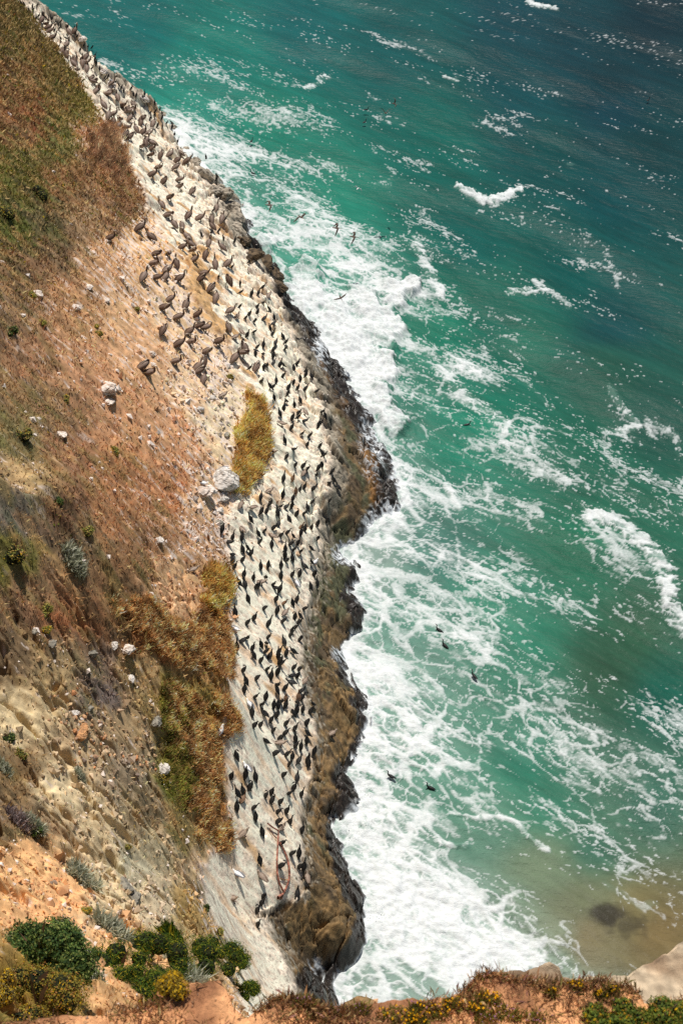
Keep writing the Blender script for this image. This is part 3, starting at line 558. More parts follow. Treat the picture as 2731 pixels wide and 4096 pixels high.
BOUL = [(884,1915,78,1.1,2.0,GR,'largest pale grey boulder, cracked, left of the golden grass clump'),(815,1965,46,1.3,2.2,WH,'white streaked boulder lying left of the largest grey boulder'),(950,1982,24,1.1,.4,WH,'small white rock tucked below the golden grass clump'),
(893,2000,22,1.4,1.0,GR,'squarish pale block in the rubble under the largest grey boulder'),(880,2045,20,1.2,1.2,GR,'pale stone in the rubble between the largest boulder and the cormorants'),(873,2095,22,1.5,1.4,GY,'long grey stone at the left rim of the bird rock'),
(430,1560,46,1.7,2.2,WH,'long white boulder alone on the bare brown slope'),(437,1617,22,1.9,2.2,WH,'flat pale slab just under the long white boulder'),(245,1745,26,2.2,2.1,WH,'narrow white rock slanting down the grassy slope'),(362,1918,12,1.8,1.9,WH,'small white sliver of rock in brown grass'),
(637,2170,20,1.6,2.0,GR,'small pale rock on the brown slope above the rust grass'),(153,1180,24,1.7,1.8,WH,'upright white rock beside a yellow green plant'),(92,1268,15,1.2,1.2,WH,'small white rock nearest the left edge'),(10,1050,11,1.2,1,WH,'tiny white stone at the very left edge'),
(303,1232,21,1.1,.5,WH,'rounded white rock with a dark shaded foot on bare soil'),(354,1150,18,1.7,2.1,WH,'flat white rock sunk in the soil above the rounded one'),(427,1205,18,1.5,1.9,WH,'smooth oval white rock on the bare soil'),(485,1112,17,1.7,2.2,WH,'jagged white rock below the lone pelican'),(505,1140,13,1.4,2.2,WH,'second jagged white rock on the lime streak'),
(607,1415,17,1.1,.7,WH,'round white stone on bare soil, upper of two'),(607,1460,14,1.5,2.4,WH,'white stone beside the pelicans, lower of two'),(440,1420,9,1.2,1,WH,'little white pebble with a dark shadow'),(560,1545,12,1,1,WH,'white stone right of the long white boulder'),(428,968,12,1.4,2,WH,'pale stone by the lone pelican on the grass edge'),
(505,2605,34,1.8,2.1,WH,'tall white boulder on the brown spur'),(455,2590,24,1.2,1.7,GR,'grey boulder left of the tall white boulder'),(140,2530,15,1.3,2.2,GY,'grey block among dried herbs on the spur'),(205,2585,26,1.3,2.4,GY,'broken grey outcrop among dried herbs'),(370,2615,22,1.2,1.5,GY,'dark grey cracked outcrop on the spur'),
(520,2720,22,1.5,2.1,GR,'pale slab in the flowering herbs'),(620,2895,28,1.5,1.7,GY,'grey boulder at the right rim of the rubble'),(650,3075,30,1.3,2.0,GR,'pale boulder below the rubble by the yellow flowers'),(672,3120,17,1.4,2.0,GR,'smaller pale boulder below the rubble'),
(318,2948,32,1.3,2.6,BR,'large brown boulder casting a dark shadow in the rubble'),(296,2855,24,1.1,1.2,GR,'pale block at the top of the rubble'),(330,2910,22,1.5,2.2,BR,'flat brown slab above the large brown boulder'),(360,2835,17,1.2,.8,GY,'dark pointed stone high in the rubble'),
(500,3560,40,1.5,2.1,GY,'grey slate slab with a dark cleft on the spur'),(535,3600,34,1.9,1.9,GY,'tall slate slab leaning right of the cleft'),(1015,1640,14,1.3,1,WH,'white stone at the top of the golden grass clump'),(850,1590,17,1.3,1.4,GR,'grey stone in the rubble above the golden grass clump'),(855,1580,10,1,1,WH,'small white stone above the golden grass clump'),
(800,1640,16,1.4,1.2,GR,'pale stone left of the golden grass clump top'),(905,1740,18,1.9,1.7,GY,'dark grey stone left of the golden grass clump')]
for i, (px, py, rp, e_, an, cc, lb) in enumerate(BOUL):
    place_rock('boulder', px, py, rp, e_, an, 11+i*3, cc[0], cc[1], lb)
Q, SZ = [], []
for h, r0 in BP:
    k = rng.integers(14, 26); a = rng.random(k)*6.28; r = r0*rng.uniform(.8, 3.2, k); xx = h[0]+r*np.cos(a)+r*.5; yy = h[1]+r*np.sin(a)-r*.2
    Q.append(np.stack([xx, yy, zat(xx, yy)], -1)); SZ.append(r0*rng.uniform(.08, .30, k))
Q = np.vstack(Q); SZ = np.concatenate(SZ); V, F, cc = chips(Q, SZ, cmix(len(Q), [(228, 214, 200), (190, 160, 130), (150, 120, 96)], [3, 2, 2]))
tag(link('boulder_debris', mesh_np('boulder_debris', V, F, cc, False), M_rub), kind='stuff')
for i, (px, py, rp, lb) in enumerate([(470,398,20,'topmost knobbly crag where three cormorants perch'),(488,432,24,'dark pitted crag under the perch'),(512,448,27,'bulky grey crag with a cave like hole'),(524,478,26,'lumpy crag beside the foam, upper'),(546,492,20,'seaward crag with sharp black shadow'),(540,520,24,'square topped crag above the dark ledge'),(556,552,22,'brown crag at the start of the dark ledge'),
  (580,585,24,'dark brown crag on the upper ledge'),(606,604,24,'smooth topped dark crag, middle of ledge'),(630,628,22,'dark crag near the foam line'),(640,652,18,'lowest dark crag of the upper ledge'),(398,290,15,'far crag crowded by cormorants'),(420,338,15,'far crag right above the pale water'),(446,372,15,'crag between the ridge and the perch'),(375,262,12,'small far crag on the ridge rim'),(330,228,11,'small crag at the middle of the far ridge'),(240,165,11,'rounded white crag on the far ridge'),(190,90,10,'white crag near the ridge tip'),(255,195,10,'second white crag on the far ridge')]):
    dk_ = py > 545; wt_ = py < 250
    o = place_rock('crag', px*K, py*K+6, rp*K*1.05, 1.25, i*1.3, 300+i*7, (226,216,206) if wt_ else ((104, 88, 68) if dk_ else (176, 164, 146)), (150,140,130) if wt_ else ((56, 48, 40) if dk_ else (92, 84, 72)), lb, 'rock', sink=.55)
# talus blocks, each an object of its own, the mesh data shared by a few shapes
TM = []
for i in range(8):
    v, f = rockverts(0, 200+i); c0 = lin([(190, 146, 108), (168, 132, 104), (206, 158, 116), (150, 130, 112), (182, 170, 150), (200, 140, 96), (140, 122, 108), (214, 176, 134)][i])
    TM.append(mesh_np('talus_stone', v, f, np.repeat(c0[None], 12, 0), False)); TM[-1].materials.append(M_boulder)
TAL = [(300, 430, 2860, 3080, 74, 'in the brown rubble field on the spur'), (60, 330, 3660, 3960, 0, ''), (40, 380, 3450, 3760, 60, 'in the orange rubble above the round green bush'), (330, 480, 3650, 3830, 34, 'in the rubble between the green bush and the juniper'), (420, 640, 3020, 3140, 30, 'in the rubble below the large brown boulder'), (190, 330, 2740, 2900, 22, 'at the head of the brown rubble field')]
names_sz = ['small', 'middling', 'larger']; side = ['left', 'middle', 'right']
_O = 'first second third fourth fifth sixth seventh eighth ninth tenth eleventh twelfth thirteenth fourteenth fifteenth sixteenth seventeenth eighteenth nineteenth twentieth'.split()
def ORD(n): return _O[n-1] if n <= 20 else ('twenty-'+_O[n-21])
TALS = []
for x0, x1, y0, y1, n, ph in TAL:
    if not n: continue
    u_ = rng.uniform(x0, x1, n); v_ = rng.uniform(y0, y1, n); H = hit_px(u_, v_)
    for i in range(n):
        k = rng.integers(8); o = bpy.data.objects.new('talus_stone', TM[k]); COL.objects.link(o)
        t = math.sqrt(H[i][0]**2+H[i][1]**2+(50-H[i][2])**2); sc = rng.choice([6, 8.5, 13], p=[.5, .35, .15]); s1 = sc*t/FPX
        o.location = H[i]+np.array([0, 0, s1*.25]); o.scale = (s1*rng.uniform(.8, 1.3), s1, s1*.8); o.rotation_euler = tuple(rng.uniform(0, 6.28, 3))
        q1 = names_sz[[6, 8.5, 13].index(sc)]; tone = ['tan', 'brown', 'orange', 'ashen', 'pale', 'rusty', 'drab', 'sandy'][k]
        TALS.append((q1, tone, ph, v_[i], o))
SHORT = {'in the brown rubble field on the spur': 'brown rubble field', 'in the orange rubble above the round green bush': 'rubble above round green bush', 'in the rubble between the green bush and the juniper': 'rubble between bush and juniper', 'in the rubble below the large brown boulder': 'rubble below large brown boulder', 'at the head of the brown rubble field': 'head of the rubble field'}
TALS.sort(key=lambda r: r[3]); cnt = {}
for q1, tone, ph, v1, o in TALS:
    k = (q1, tone, ph); cnt[k] = cnt.get(k, 0)+1
    tag(o, f'{q1} {tone} angular stone, {ORD(cnt[k])} from the top, {SHORT[ph]}', 'stone', 'loose angular stones of the rubble slopes')

def loft(rings, ns=8):
    """rings: (x, y, z, half width, half height, colour); one continuous skin"""
    R = [(np.array(r[:3], float), r[3], r[4], lin(r[5])) for r in rings]; V = []; C_ = []; n = len(R)
    for i, (c, wd, hg, cl) in enumerate(R):
        t = R[min(i+1, n-1)][0]-R[max(i-1, 0)][0]; t /= np.linalg.norm(t)+1e-9
        sd = np.cross(t, [0, 0, 1.0]) if abs(t[2]) < .97 else np.array([0, -1.0, 0])
        if sd[1] > 0: sd = -sd
        sd /= np.linalg.norm(sd); up_ = np.cross(sd, t)
        for k in range(ns):
            a = 2*PI*k/ns; V.append(c+sd*wd*math.cos(a)+up_*hg*math.sin(a)); C_.append(cl)
    F = [(i*ns+k, i*ns+(k+1) % ns, (i+1)*ns+(k+1) % ns, (i+1)*ns+k) for i in range(n-1) for k in range(ns)]
    return np.array(V), F, np.array(C_)
def join(parts):
    V, F, C_ = [], [], []; o = 0
    for v, f, c in parts:
        V.append(v); F += [tuple(i+o for i in q) for q in f]; C_.append(c); o += len(v)
    return np.vstack(V), np.array(F), np.vstack(C_)
# ------------------------------------------------------------------ plants
def place_plant(name, px, py, rpx, label, cat, build, group=None, **kw):
    a0 = kw.pop('at', None); h = hit_px(px, py)[0] if a0 is None else np.array(a0)
    t = math.sqrt(h[0]**2+h[1]**2+(50-h[2])**2); R_ = 1.3*rpx*t/FPX
    e = bpy.data.objects.new(name, None); COL.objects.link(e); e.location = h; e.empty_display_size = .1
    tag(e, label, cat, group); build(e, R_, **kw); return e
def stems(e, R_, n=9, c=(92, 72, 54), h=.8):
    P = np.zeros((n, 3)); V, F, cc = blades(P, np.full(n, R_*h*1.1), np.full(n, max(.012, R_*.05)), np.repeat(lin(c)[None], n, 0), (0, 0), .55)
    link('stem', mesh_np('stem', V, F, cc, False), M_leaf, e)
def dome(e, R_, cols=None, wts=None, n=3000, leaf=.05, flat=.75, lob=7, ell=1.0, seed=1, fl=0, flc=(240, 190, 30), asp=.55):
    r2 = np.random.default_rng(seed); L_ = r2.normal(0, 1, (lob, 3)); L_[:, 2] = abs(L_[:, 2])*.6; L_ /= np.linalg.norm(L_, axis=1)[:, None]
    cen = L_*R_*(.52+.03*max(0, lob-9))*np.array([ell, 1, flat]); rr_ = R_*r2.uniform(.30 if lob > 9 else .38, .50 if lob > 9 else .58, lob)
    ix = r2.integers(0, lob, n); d = r2.normal(0, 1, (n, 3)); d /= np.linalg.norm(d, axis=1)[:, None]; d[:, 2] = np.where(d[:, 2] < -.2, -d[:, 2], d[:, 2])
    P = cen[ix]+d*(rr_[ix]*r2.uniform(.72, 1.06, n)*(1+.18*np.sin(d[:, 0]*9+ix)*np.sin(d[:, 1]*8)))[:, None]*np.array([ell, 1, 1])
    sz = np.full(n, leaf); nrm = d+r2.normal(0, .5, (n, 3)); nrm /= np.linalg.norm(nrm, axis=1)[:, None]
    a = np.cross(nrm, r2.normal(0, 1, (n, 3))); a /= np.linalg.norm(a, axis=1)[:, None]; b2 = np.cross(nrm, a)
    s = (leaf*r2.uniform(.6, 1.3, n))[:, None]
    V = np.stack([P-a*s, P+b2*s*asp, P+a*s, P-b2*s*asp], 1).reshape(-1, 3); F = np.arange(4*n).reshape(-1, 4)
    cc = np.minimum(cmix(n, cols, wts)*r2.uniform(.7, 1.3, (n, 1))*1.5, .85)
    if fl:
        kf = r2.random(n) < fl; cc[kf] = lin(flc)
    cb = np.repeat(cc, 4, 0); shade_cores = [loft([(c_[0], c_[1]-.001, c_[2]-r_i*.85, r_i*.3, r_i*.3, (40, 44, 26)), (c_[0], c_[1], c_[2]-r_i*.5, r_i*.75, r_i*.75, (40, 44, 26)), (c_[0], c_[1], c_[2]+r_i*.2, r_i*.8, r_i*.8, (44, 48, 28)), (c_[0], c_[1], c_[2]+r_i*.7, r_i*.45, r_i*.45, (44, 48, 28)), (c_[0], c_[1], c_[2]+r_i*.85, r_i*.1, r_i*.1, (44, 48, 28))], 8) for c_, r_i in zip(cen, rr_*.92)]  # dark lumps added inside the crown, the inner shade put into their colour
    cv, cf, ccol = join(shade_cores); V = np.vstack([V, cv]); F = np.vstack([F, cf+4*n]); cb = np.vstack([cb, ccol])
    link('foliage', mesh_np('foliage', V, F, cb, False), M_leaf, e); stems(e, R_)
def spiky(e, R_, cols=None, wts=None, n=1200, lean=(0, 0), leafw=.02, hgt=.7, spread=1.0, ell=1.0, seed=3, tip=0, tipc=(240, 190, 30), jit=.35, rot=0.0, up=.8):
    r2 = np.random.default_rng(seed); rr_ = np.sqrt(r2.random(n))*R_*spread; a = r2.random(n)*2*PI
    x0_, y0_ = rr_*np.cos(a)*ell, rr_*np.sin(a)
    P = np.stack([x0_*math.cos(rot)-y0_*math.sin(rot), x0_*math.sin(rot)+y0_*math.cos(rot), 0*a], -1)
    P[:, 2] = zat(e.location[0]+P[:, 0], e.location[1]+P[:, 1])-e.location[2] if e.get('on_slope', 1) else 0
    P[:, 2] = np.clip(P[:, 2], -R_*ell*2, R_*ell*2)+.25*R_*hgt*(1-(rr_/R_/spread)**2)
    V, F, cc = blades(P, np.full(n, R_*hgt), np.full(n, leafw), cmix(n, cols, wts), lean, jit, 1, up)
    link('foliage', mesh_np('foliage', V, F, cc, False), M_leaf, e)
    if tip:
        m_ = int(n*tip); V, F, cc = chips(P[:m_]+np.array([0, 0, R_*hgt*.8]), np.full(m_, leafw*1.1), np.repeat(lin(tipc)[None], m_, 0))
        link('flower_heads', mesh_np('flower_heads', V, F, cc, False), M_leaf, e)
GREEN = dict(cols=[(62, 84, 40), (96, 110, 52), (120, 126, 70), (44, 62, 32)], wts=[4, 3, 1.5, 3]); SILV = dict(cols=[(158, 158, 138), (132, 134, 112), (182, 180, 160), (108, 108, 88)], wts=[4, 3, 2, 2])
JUN = dict(cols=[(92, 106, 30), (58, 82, 26), (158, 144, 40), (34, 54, 22)], wts=[4, 4, 1.6, 4]); GOLD = dict(cols=[(218, 170, 98), (192, 142, 76), (230, 192, 130), (146, 116, 64)], wts=[4, 3, 3, 1.5])
RUST = dict(cols=[(208, 160, 106), (182, 132, 84), (226, 190, 142), (142, 104, 68)], wts=[4, 3, 3, 2]); LIL = dict(cols=[(136, 122, 122), (110, 96, 92), (160, 146, 140), (92, 70, 60)], wts=[4, 3, 2, 2]); YG = dict(cols=[(136, 134, 66), (112, 118, 56), (172, 152, 84), (156, 126, 80)], wts=[4, 3, 2, 2])
# golden tufted grass: one clump per entry
GCL = [(1010,1700,50,GOLD,'top'),(1030,1775,62,GOLD,''),(1000,1840,66,GOLD,''),(975,1905,62,GOLD,''),]
e = bpy.data.objects.new('golden_grass_clump', None); COL.objects.link(e); h0 = hit_px(1000, 1850)[0]; e.location = h0
tag(e, 'long golden tufted grass clump in the middle of the bird rock', 'grass clump')
Vs, Fs, Cs = [], [], []; off = 0
gp = np.array([(985,1560),(1000,1590),(1040,1610),(1062,1680),(1070,1750),(1062,1830),(1050,1870),(1010,1930),(985,1975),(950,1975),(925,1920),(930,1840),(950,1780),(960,1720),(985,1660),(975,1600)], float)
def inpoly(x, y, P):
    ins = np.zeros(x.shape, bool); j = len(P)-1
    for i in range(len(P)):
        xi, yi = P[i]; xj, yj = P[j]
        ins ^= ((yi > y) != (yj > y)) & (x < (xj-xi)*(y-yi)/(yj-yi+1e-9)+xi); j = i
    return ins
def grass_patch(poly, n, pal, name, label, hgt=.38, lean=(.35, -.15), up=.8, jit=.26, w=.012, soft_=1.0):
    P = np.array(poly, float); u_ = rng.uniform(P[:, 0].min(), P[:, 0].max(), n*3); v_ = rng.uniform(P[:, 1].min(), P[:, 1].max(), n*3)
    w_ = 60*pn(u_/90, v_/90, 3)+34*pn(u_/28, v_/28, 9)+rng.normal(0, 9, len(u_)); w2_ = 60*pn(u_/90, v_/90, 13)+30*pn(u_/28, v_/28, 19)+rng.normal(0, 9, len(u_)); kk = np.flatnonzero(inpoly(u_+w_*soft_, v_+w2_*soft_, P)*(pn(u_/34, v_/34, 23)+.8*soft_*rng.random(len(u_)) > -.35*(2-soft_)))[:n]; H = hit_px(u_[kk], v_[kk])
    e = bpy.data.objects.new(name, None); COL.objects.link(e); c0 = H.mean(0); e.location = c0; tag(e, label, 'grass clump', 'clumps of dry bunch grass')
    tn = np.clip(.95+1.1*pn(u_[kk]/30, v_[kk]/45, 5), .45, 1.6)
    nb = max(1, int(n/len(kk))) if len(kk) else 1
    cl = cmix(len(kk), pal['cols'], pal['wts'])*tn[:, None]
    V, F, c_ = blades(H-c0, np.full(len(kk), hgt), np.full(len(kk), w), cl, lean, jit, 3, up)
    link('blades', mesh_np('blades', V, F, c_, False), M_leaf, e); return e
COL.objects.unlink(e); bpy.data.objects.remove(e)
grass_patch(gp, 5200, GOLD, 'grass_clump', 'longest golden grass clump, in the middle of the bird rock', .36, soft_=.35)
grass_patch([(820,2270),(905,2250),(925,2330),(925,2400),(900,2470),(850,2440),(815,2350)], 2200, GOLD, 'grass_clump', 'golden bunch grass on the rim, just left of the bird colony', .34)
grass_patch([(800,2430),(900,2470),(930,2530),(925,2610),(935,2680),(890,2720),(840,2700),(800,2620),(780,2520)], 3600, RUST, 'grass_clump', 'rusty bunch grass on the rim below the golden one', .22)
grass_patch([(455,2420),(560,2400),(680,2470),(800,2600),(790,2680),(700,2650),(610,2590),(520,2520)], 5200, RUST, 'grass_clump', 'broad rust brown grass band above the spur ridge', .22)
grass_patch([(860,2780),(920,2790),(950,2860),(960,2940),(930,2970),(890,2910),(860,2850)], 1500, RUST, 'grass_clump', 'brown grass strip at the white rock under the rust clumps', .22)
grass_patch([(655,2740),(760,2760),(800,2850),(860,2950),(880,3080),(880,3220),(870,3330),(800,3370),(770,3250),(760,3100),(720,2950),(670,2850)], 6500, RUST, 'grass_clump', 'tall rust grass wall along the lower white rock', .22)
grass_patch([(640,2740),(700,2780),(735,2900),(760,3050),(780,3200),(740,3260),(700,3150),(690,3000),(650,2850)], 3600, YG, 'grass_clump', 'yellow green grass streak inside the tall rust grass', .2)
grass_patch([(860,3290),(900,3290),(920,3380),(900,3410),(870,3380)], 600, RUST, 'grass_clump', 'lowest little tuft of rust grass on pale rock', .28)
grass_patch([(340,520),(430,480),(500,600),(520,700),(480,760),(400,700),(350,620)], 2400, dict(cols=[(168,132,100),(140,108,84),(190,156,122)],wts=[3,3,2]), 'grass_clump', 'dark brown dry grass on the hump by the pelican ridge', .3, (.25, .1))
# shrubs and herbs
place_plant('coyote_bush', 165, 3890, 158, 'large round dark green bush at lower left', 'bush', dome, n=30000, leaf=.028, seed=5, lob=12, ell=1.1, **GREEN)
place_plant('yellow_bush', 150, 4030, 120, 'golden yellow flowering shrub below the round green bush', 'shrub', dome, n=9000, leaf=.018, seed=6, lob=14, ell=1.6, flat=.35, cols=[(140,124,50),(120,110,48),(104,98,44),(150,104,56)], wts=[4,3,3,2], fl=.05)
place_plant('yellow_bush', 20, 3960, 60, 'yellow speckled shrub cut by the left edge', 'shrub', dome, n=2500, leaf=.018, seed=7, cols=[(160,140,50),(130,110,60),(100,90,60)], wts=[3,3,2], fl=.12)
for i, (px, py, rp, lb) in enumerate([(480,3890,85,'leftmost sprawling juniper branch beside the orange rubble'),(600,3860,90,'middle sprawling juniper mass with dark shaded hollow'),(720,3840,85,'upright tipped juniper at the centre of the green thicket'),(860,3830,62,'juniper branch reaching toward the white rock'),(930,3840,34,'small juniper tip overhanging the white rock'),(560,3960,70,'lower juniper mat near the silver plant'),(960,3965,40,'small juniper sprig under the white rock')]):
    place_plant('juniper', px, py, rp, lb, 'shrub', dome, n=9000, leaf=.04, seed=20+i, lob=16, ell=1.45, flat=.5, asp=.16, group='low junipers at the foot of the slope', **JUN)
place_plant('juniper', 690, 3775, 24, 'narrow upright juniper spire', 'shrub', spiky, n=900, leafw=.02, hgt=2.2, jit=.12, lean=(-.2, 0), **JUN)
for i, (px, py, rp, lb) in enumerate([(445,3715,52,'large silvery sage bush on the orange rubble'),(335,3510,44,'grey green sage bush at the rubble edge'),(285,3730,34,'pale silver sage beside the round green bush'),(138,3300,32,'grey sage clump above bright green leaves'),(75,3295,32,'lilac grey dead shrub beside the sage'),
  (300,2255,34,'silver sage on the spur crest'),(365,3920,36,'spiky silver plant right of the golden shrub'),(745,3905,60,'tall silver sage above the orange boulder'),(8,3080,26,'silver plant cut by the left edge'),(320,3110,16,'small grey sage on the pale scree')]):
    place_plant('sage_bush', px, py, rp, lb, 'shrub', spiky, n=900, leafw=.02, hgt=.75, jit=.45, seed=40+i, **(LIL if 'lilac' in lb else SILV))
for i, (px, py, rp, lb, pal) in enumerate([(145,3335,30,'bright green leafy plant under the sage',GREEN),(265,1600,20,'green herb with yellow flowers above the narrow white rock',YG),(95,1750,36,'large green herb dotted with yellow flowers',YG),(460,1810,24,'lone green plant with bright yellow flowers',YG),(50,1335,26,'dark green herb near the left edge',GREEN),
  (395,1340,16,'small yellow green herb, lower of two',YG),(385,1310,13,'small yellow green herb, upper of two',YG),(550,1240,13,'tiny green herb on bare soil',YG),(920,1520,20,'olive herb above the golden grass clump',YG),(170,1300,16,'green herb below a white rock',YG),(125,1185,22,'yellow green plant beside the upright white rock',YG),
  (175,2450,34,'pale green herb cluster on the spur',YG),(185,2520,20,'yellow green herb below the pale cluster',YG),(85,3020,26,'green herb on the beige scree',YG),(30,2960,30,'dark green plant low on the left edge',GREEN),(640,3120,24,'yellow flower clump beside the pale boulder',YG),(345,2135,26,'green herb among dead stems',YG),(230,2010,22,'leafy herb under a scarp',GREEN),(60,2230,50,'wide green and yellow herb mat at left',YG),
  (20,870,40,'yellow green leafy mat at the left edge',YG),(150,780,40,'green and gold herb mat on the upper slope',YG),(85,40,14,'small bright yellow flowered plant near the ridge top',YG),(510,3390,20,'dwarf herb on the pale scree',YG),(820,3640,18,'green tuft at the foot of the white rock',GREEN),(870,3735,22,'pale green tuft by the juniper',YG),(345,3650,20,'yellow green herb in orange rubble',YG)]):
    fl = 'flower' in lb or 'yellow' in lb
    place_plant('herb', px, py, rp, lb, 'plant', dome, n=420, leaf=.035 if py < 2600 else .025, seed=70+i, lob=5, flat=.4, fl=.10 if fl else 0, **pal)
for i, (px, py, rp) in enumerate([(420,2720,46),(200,2320,0)]): pass

# ------------------------------------------------------------------ the cliff top in the foreground and the lower rock point
def headland(nm, sil, z0, depth, cfun, amp, n=620, rows=150, slope=.10, drop=40, lump=.05, jag=10):
    sil = np.array(sil, float); u_ = np.linspace(sil[0, 0], sil[-1, 0], n); v_ = np.interp(u_, sil[:, 0], sil[:, 1])
    v_ = v_-jag*fbm(u_/60, u_*0, 4, z0)
    E0 = at(u_, v_, z0)
    inn = np.linspace(0, 1, rows)**1.3*depth; outn = np.array([.02, .06, .12, .22, .4, .8, 1.6, 3, 5, 8, 12, 18, 25, 33, 41])/41*drop
    V = []
    for q in outn[::-1]:
        p = E0.copy(); p[:, 1] += .10*q+.12*amp*np.sqrt(q)*(1+.6*fbm(p[:, 0]*1.5, p[:, 0]*0+q, 3, 4)); p[:, 2] -= q; V.append(p)
    for q in inn:
        p = E0.copy(); p[:, 1] -= q; p[:, 2] += slope*q; nzv = fbm(p[:, 0]*2.2/lump*.05, p[:, 1]*2.2/lump*.05, 5, 5)
        f1_, f2_, _ = worley(p[:, 0]*.45/lump*.1, p[:, 1]*.7/lump*.1, 6)
        p[:, 2] += lump*(nzv*1.6+.5*(f2_-f1_-.3))*sst(0, .12, q) ; V.append(p)
    V = np.array(V); col_ = cfun(V[..., 0], V[..., 1], V[..., 2], u_)
    me = mesh_np(nm, V.reshape(-1, 3), gridfaces(len(V), n), col_.reshape(-1, 3)); o = link(nm, me, M_boulder); return o, V
def c_near(x, y, z, u_):
    a = sst(-.1, .25, fbm(x*1.6, y*1.6, 4, 7)); c = lin((206, 150, 104))*(1-a[..., None])+lin((140, 96, 66))*a[..., None]
    return c*(1.15+.4*fbm(x*12, y*12, 3, 8)+.35*fbm(x*40, y*40, 2, 9))[..., None]
def c_beige(x, y, z, u_):
    a = sst(-.1, .3, fbm(x*.9, (y+z)*.9, 4, 9)); c = lin((190, 170, 142))*(1-a[..., None])+lin((132, 108, 84))*a[..., None]
    return c*(1.05+.35*fbm(x*2.5, (y-z)*2.5, 4, 12)+.5*fbm(x*5, (y+z)*5, 3, 10))[..., None]
o, Vf = headland('rock_point', [(1920,3960),(1960,3905),(2030,3885),(2122,3878),(2165,3862),(2197,3851),(2235,3868),(2250,3905),(2300,3918),(2366,3912),(2509,3906),(2562,3867),(2610,3842),(2668,3814),(2705,3777),(2731,3766),(2850,3720),(2950,3700)], 31.0, 7.5, c_beige, 1.0, n=460, rows=120, slope=.35, drop=33, lump=.30, jag=16)
tag(o, kind='structure')
NEAR = [(-300,4120),(0,4096),(200,4070),(420,4062),(560,4030),(640,4000),(680,3970),(720,3945),(800,3930),(880,3922),(905,3960),(930,4030),(985,4070),(1040,4040),(1100,3990),(1200,3996),(1285,4035),(1340,4048),(1400,4040),(1470,4016),(1577,4000),(1650,3995),(1725,4000),(1800,3985),(1842,3970),(1884,3940),(1900,3905),(1963,3900),(2050,3912),(2122,3925),(2200,3930),(2280,3938),(2366,3925),(2450,3935),(2520,3940),(2560,3985),(2575,4015),(2650,4010),(2731,4000),(2850,3990),(2980,3990)]
o, Vn = headland('cliff_top', NEAR, 41.2, 3.0, c_near, .6, n=900, rows=170, slope=.02, drop=44, lump=.06, jag=14)
tag(o, kind='structure')
nin = Vn[15:]
def near_pts(n, u0, u1, d1):
    r_i = (rng.random(n)**1.6*d1*170**1.0).astype(int).clip(0, 169); fr = rng.uniform(0, 1, n)
    c_i = ((u0+fr*(u1-u0)+300)/3280*899).astype(int)*1; c_i = c_i.clip(0, 898); return nin[r_i, c_i]+np.stack([rng.normal(0, .012, n), rng.normal(0, .012, n), np.zeros(n)], -1)
P = np.vstack([near_pts(46000, 930, 2980, .8), near_pts(9000, -200, 930, .8)]); den = fbm(P[:, 0]*1.3, P[:, 1]*1.8, 3, 95); P = P[den > .08+.5*rng.random(len(P))-.2]
n = len(P); V, F, cc = blades(P, rng.uniform(.025, .085, n), np.full(n, .0045), cmix(n, [(158, 116, 78), (130, 94, 64), (196, 156, 110), (92, 70, 50), (112, 106, 56), (166, 124, 112)], [5, 4, 3, 3, 3, .8]), (.1, .1), .6)
tag(link('cliff_top_grass', mesh_np('cliff_top_grass', V, F, cc, False), M_leaf), kind='stuff')
BLM = {}
Q = near_pts(1500, -200, 2980, 1.0); V, F, cc = chips(Q, .006*rng.lognormal(0, .6, len(Q)), cmix(len(Q), [(206, 160, 116), (168, 128, 96), (140, 116, 100)], [3, 2, 1]))
tag(link('cliff_top_gravel', mesh_np('cliff_top_gravel', V, F, cc, False), M_rub), kind='stuff')
def flower_clump(px, py, rpx, c, cname, label, n=24, size=.016, leafn=260):
    # stands on the cliff top at the photo landmark
    p = at(px, py, 41.2); e = bpy.data.objects.new('wildflower_clump', None); COL.objects.link(e)
    dd = np.hypot(nin[..., 0]-p[0], nin[..., 1]-p[1]); ij = np.unravel_index(dd.argmin(), dd.shape); e.location = nin[ij]; R_ = rpx*10.3/FPX
    tag(e, label, 'wildflowers', 'wildflower clumps on the cliff top')
    a = rng.random(leafn)*2*PI; r = np.sqrt(rng.random(leafn))*R_; PP = np.stack([r*np.cos(a)*1.3, r*np.sin(a)*.7, 0*a], -1)
    V, F, cc = blades(PP, np.full(leafn, .05), np.full(leafn, .008), cmix(leafn, [(96, 100, 40), (128, 120, 52), (150, 104, 60)], [3, 2, 2]), (0, 0), .5)
    link('leaves', mesh_np('leaves', V, F, cc, False), M_leaf, e)
    a = rng.random(n)*2*PI; r = np.sqrt(rng.random(n))*R_; PP = np.stack([r*np.cos(a)*1.3, r*np.sin(a)*.7, rng.uniform(.03, .07, n)], -1)
    if cname not in BLM:
        V, F, cc = chips(np.zeros((1, 3)), np.array([size]), lin(c)[None]); BLM[cname] = mesh_np('bloom', V, F, cc, False)
    for q in PP:
        b_o = link('bloom', BLM[cname], M_leaf, e); b_o.location = q; b_o.rotation_euler = tuple(rng.uniform(0, 6, 3)); b_o.scale = (rng.uniform(.7, 1.2),)*3
YEL = (250, 196, 20); PNK = (206, 150, 176)
